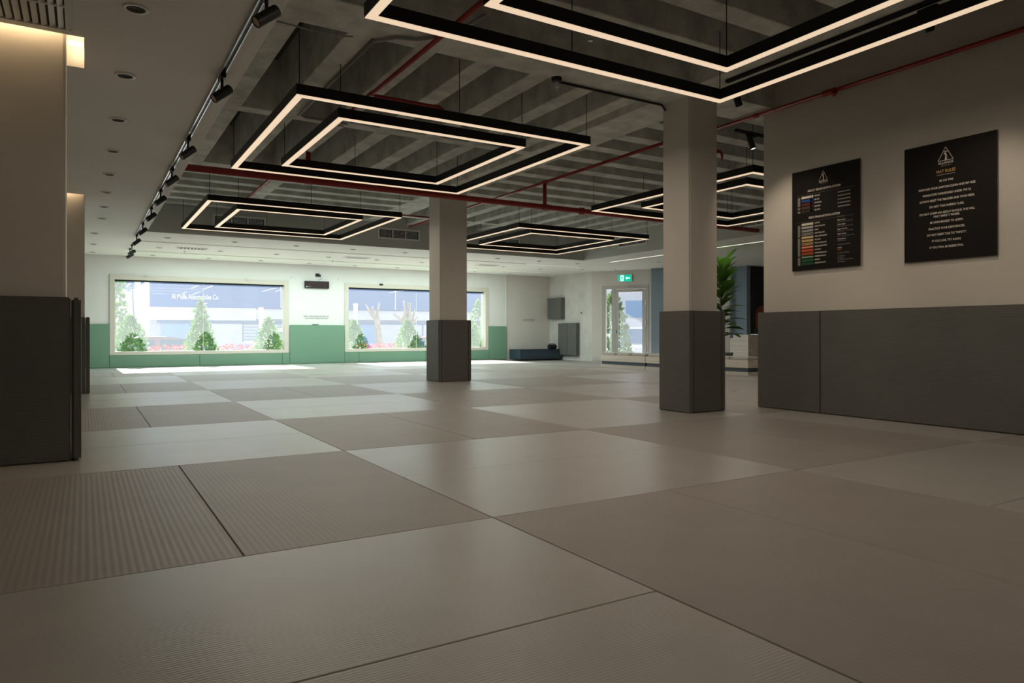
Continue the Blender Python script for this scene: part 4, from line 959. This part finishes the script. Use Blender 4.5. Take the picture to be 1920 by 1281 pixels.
# building across the street
t = thing('showroom_building', 'long low building with navy sign band across the street', 'building', (3.0, 40.0, GZ))
ox = 3.0
box(-0.3, 40, 0.15, 8, 0, 7.0).obj('main_wall', 'grey_render', t)
box(-0.3, 40, -0.10, 0.14, 2.93, 6.3).obj('sign_band', 'navy_sign', t)
box(-0.3, 40, -0.13, -0.11, 4.18, 4.25).obj('band_line', 'pale_render', t)
for x in (6.3, 13.0, 20.0, 26.0): box(x-.03, x+.03, -0.13, -0.11, 2.95, 6.2).obj('band_joint', 'pale_render', t)
box(-0.3, 5.0, -0.05, 0.14, 2.25, 2.92).obj('fascia', 'pale_render', t); box(5.02, 40, 0.02, 0.14, 2.35, 2.92).obj('fascia', 'pale_render', t)
box(0.2, 40, -0.02, 0.14, 2.10, 2.24).obj('lintel', 'dark_band', t)
box(0.4, 2.7, 0.05, 0.14, 0, 2.09).obj('shop_door', 'shopdoor', t); box(2.75, 4.3, 0.03, 0.14, 0, 2.09).obj('white_panel', 'pale_render', t)
for k in range(12): box(4.35, 7.2, 0.06, 0.14, 0.05+0.17*k, 0.19+0.17*k).obj('shutter_slat', 'shutter', t)
for (x, w, m) in [(8.0, 1.2, 'pale_render'), (9.5, 2.4, 'shopdoor'), (12.2, 2.6, 'pale_render'), (15.0, 2.4, 'pale_render'), (17.8, 2.5, 'shopdoor'), (20.6, 3.0, 'pale_render'), (24, 3, 'pale_render')]:
    box(x-.1, x+w, 0.03, 0.14, 0, 2.09).obj('shop_panel', m, t)
o = text('lettering', 'Al Mulla Automobiles Co.', 0.36, Matrix(((1, 0, 0, ox+1.98), (0, 0, -1, 39.88), (0, 1, 0, 2.70), (0, 0, 0, 1))), 'pale_render', t, 'CENTER', 0.02, 0.008); o['label'] = 'white shop name on the navy band'
xs_ = [v.co.x for v in o.data.vertices]; o.matrix_world = Matrix(((1, 0, 0, ox+1.98), (0, 0, -1, 39.88), (0, 1, 0, 2.70), (0, 0, 0, 1))) @ Matrix.Diagonal((2.28/(max(xs_)-min(xs_)), 1, 1, 1))
# pergola with cables on the left
t = thing('side_structure', 'white column and slatted canopy at the left of the left window', 'canopy', (1.6, 30.0, GZ))
box(0.05, 0.24, 0, 0.3, 0, 4.4).obj('column', 'pale_render', t); box(0.36, 0.52, -0.2, 0.1, 0, 4.4).obj('column', 'pale_render', t)
for k in range(7):
    box(-1.6+0.22*k, -1.0+0.22*k+0.5, 0.2+0.3*k, 0.34+0.3*k, 2.95+0.11*k, 3.10+0.11*k).obj('canopy_slat', 'dark_band', t)
box(-3.0, 0.04, 3.0, 3.2, 0, 2.4).obj('back_wall', 'pale_render', t)
B().tube([(-0.05, -0.05, 3.9), (-0.02, -0.1, 2.6), (0.05, -0.1, 1.4), (0.1, -0.05, 1.2)], 0.025, 6).obj('cable', 'dark_band', t)
t = thing('lamp_post', 'white street post with side arm before the shutter', 'street post', (5.79, 28.0, GZ)); B().tube([(0, 0, 0), (0, 0, 2.55)], 0.09, 10).obj('post', 'pale_render', t); B().tube([(0, 0, 2.4), (-0.5, 0, 2.3)], 0.03, 8).obj('arm', 'pale_render', t); box(-0.62, -0.45, -0.06, 0.06, 2.22, 2.34).obj('lamp_head', 'pale_render', t)
t = thing('lamp_post', 'white post behind the pruned tree in the right window', 'street post', (11.2, 33.0, GZ)); B().tube([(0, 0, 0), (0, 0, 2.9)], 0.11, 10).obj('post', 'pale_render', t); B().lathe([(.0005, 2.9), (.13, 2.9), (.13, 2.98), (.0005, 3.0)], 10).obj('post_cap', 'pale_render', t)
def pruned(label, x, y, lean, h, seed, k):
    rr = random.Random(seed); t = thing('pruned_tree', label, 'tree', (x, y, GZ), 0, 'pruned trees outside the right window')
    B().tube([(0.0, 0, 0), (lean*.4, 0, h*.4), (lean*.8, 0, h*.75), (lean, 0, h)], .13, 10, r2=.10).obj('trunk', 'dead_bark', t)
    for i in range(k):
        a = rr.uniform(-1.1, 1.1); l = rr.uniform(.3, .75)*(1.0 if k < 8 else 1.2); yb = rr.uniform(-.3, .3)
        B().tube([(lean, 0, h-.12), (lean+math.sin(a)*l*.55, yb*.5, h-.1+l*.45), (lean+math.sin(a)*l*.8+rr.uniform(-.05, .05), yb, h+math.cos(a)*l)], .075, 7, r2=.025).obj('stub_branch', 'dead_bark', t)
pruned('slim pruned tree trunk at the centre of the right window', 9.2, 24.0, -0.28, 2.15, 31, 7)
pruned('thick pruned tree with many stub branches beside the middle column', 10.1, 24.3, 0.15, 1.9, 32, 13)
t = thing('corner_post', 'white exterior post at the right end of the right window', 'post', (11.62, 20.6, -0.02)); box(-.12, .12, -.1, .1, 0, 2.9).obj('shaft', 'pale_render', t, bevel=.01)
t = thing('office_block', 'pale block with blue windows beyond the entrance door', 'building', (22.0, 33.0, GZ), R(-50))
box(-2, 16, 0, 6, 0, 7).obj('wall', 'pale_render', t)
for k in range(4): box(1.3+3.4*k, 4.4+3.4*k, -0.05, -0.001, 2.4, 3.3).obj('window', 'shopdoor', t)
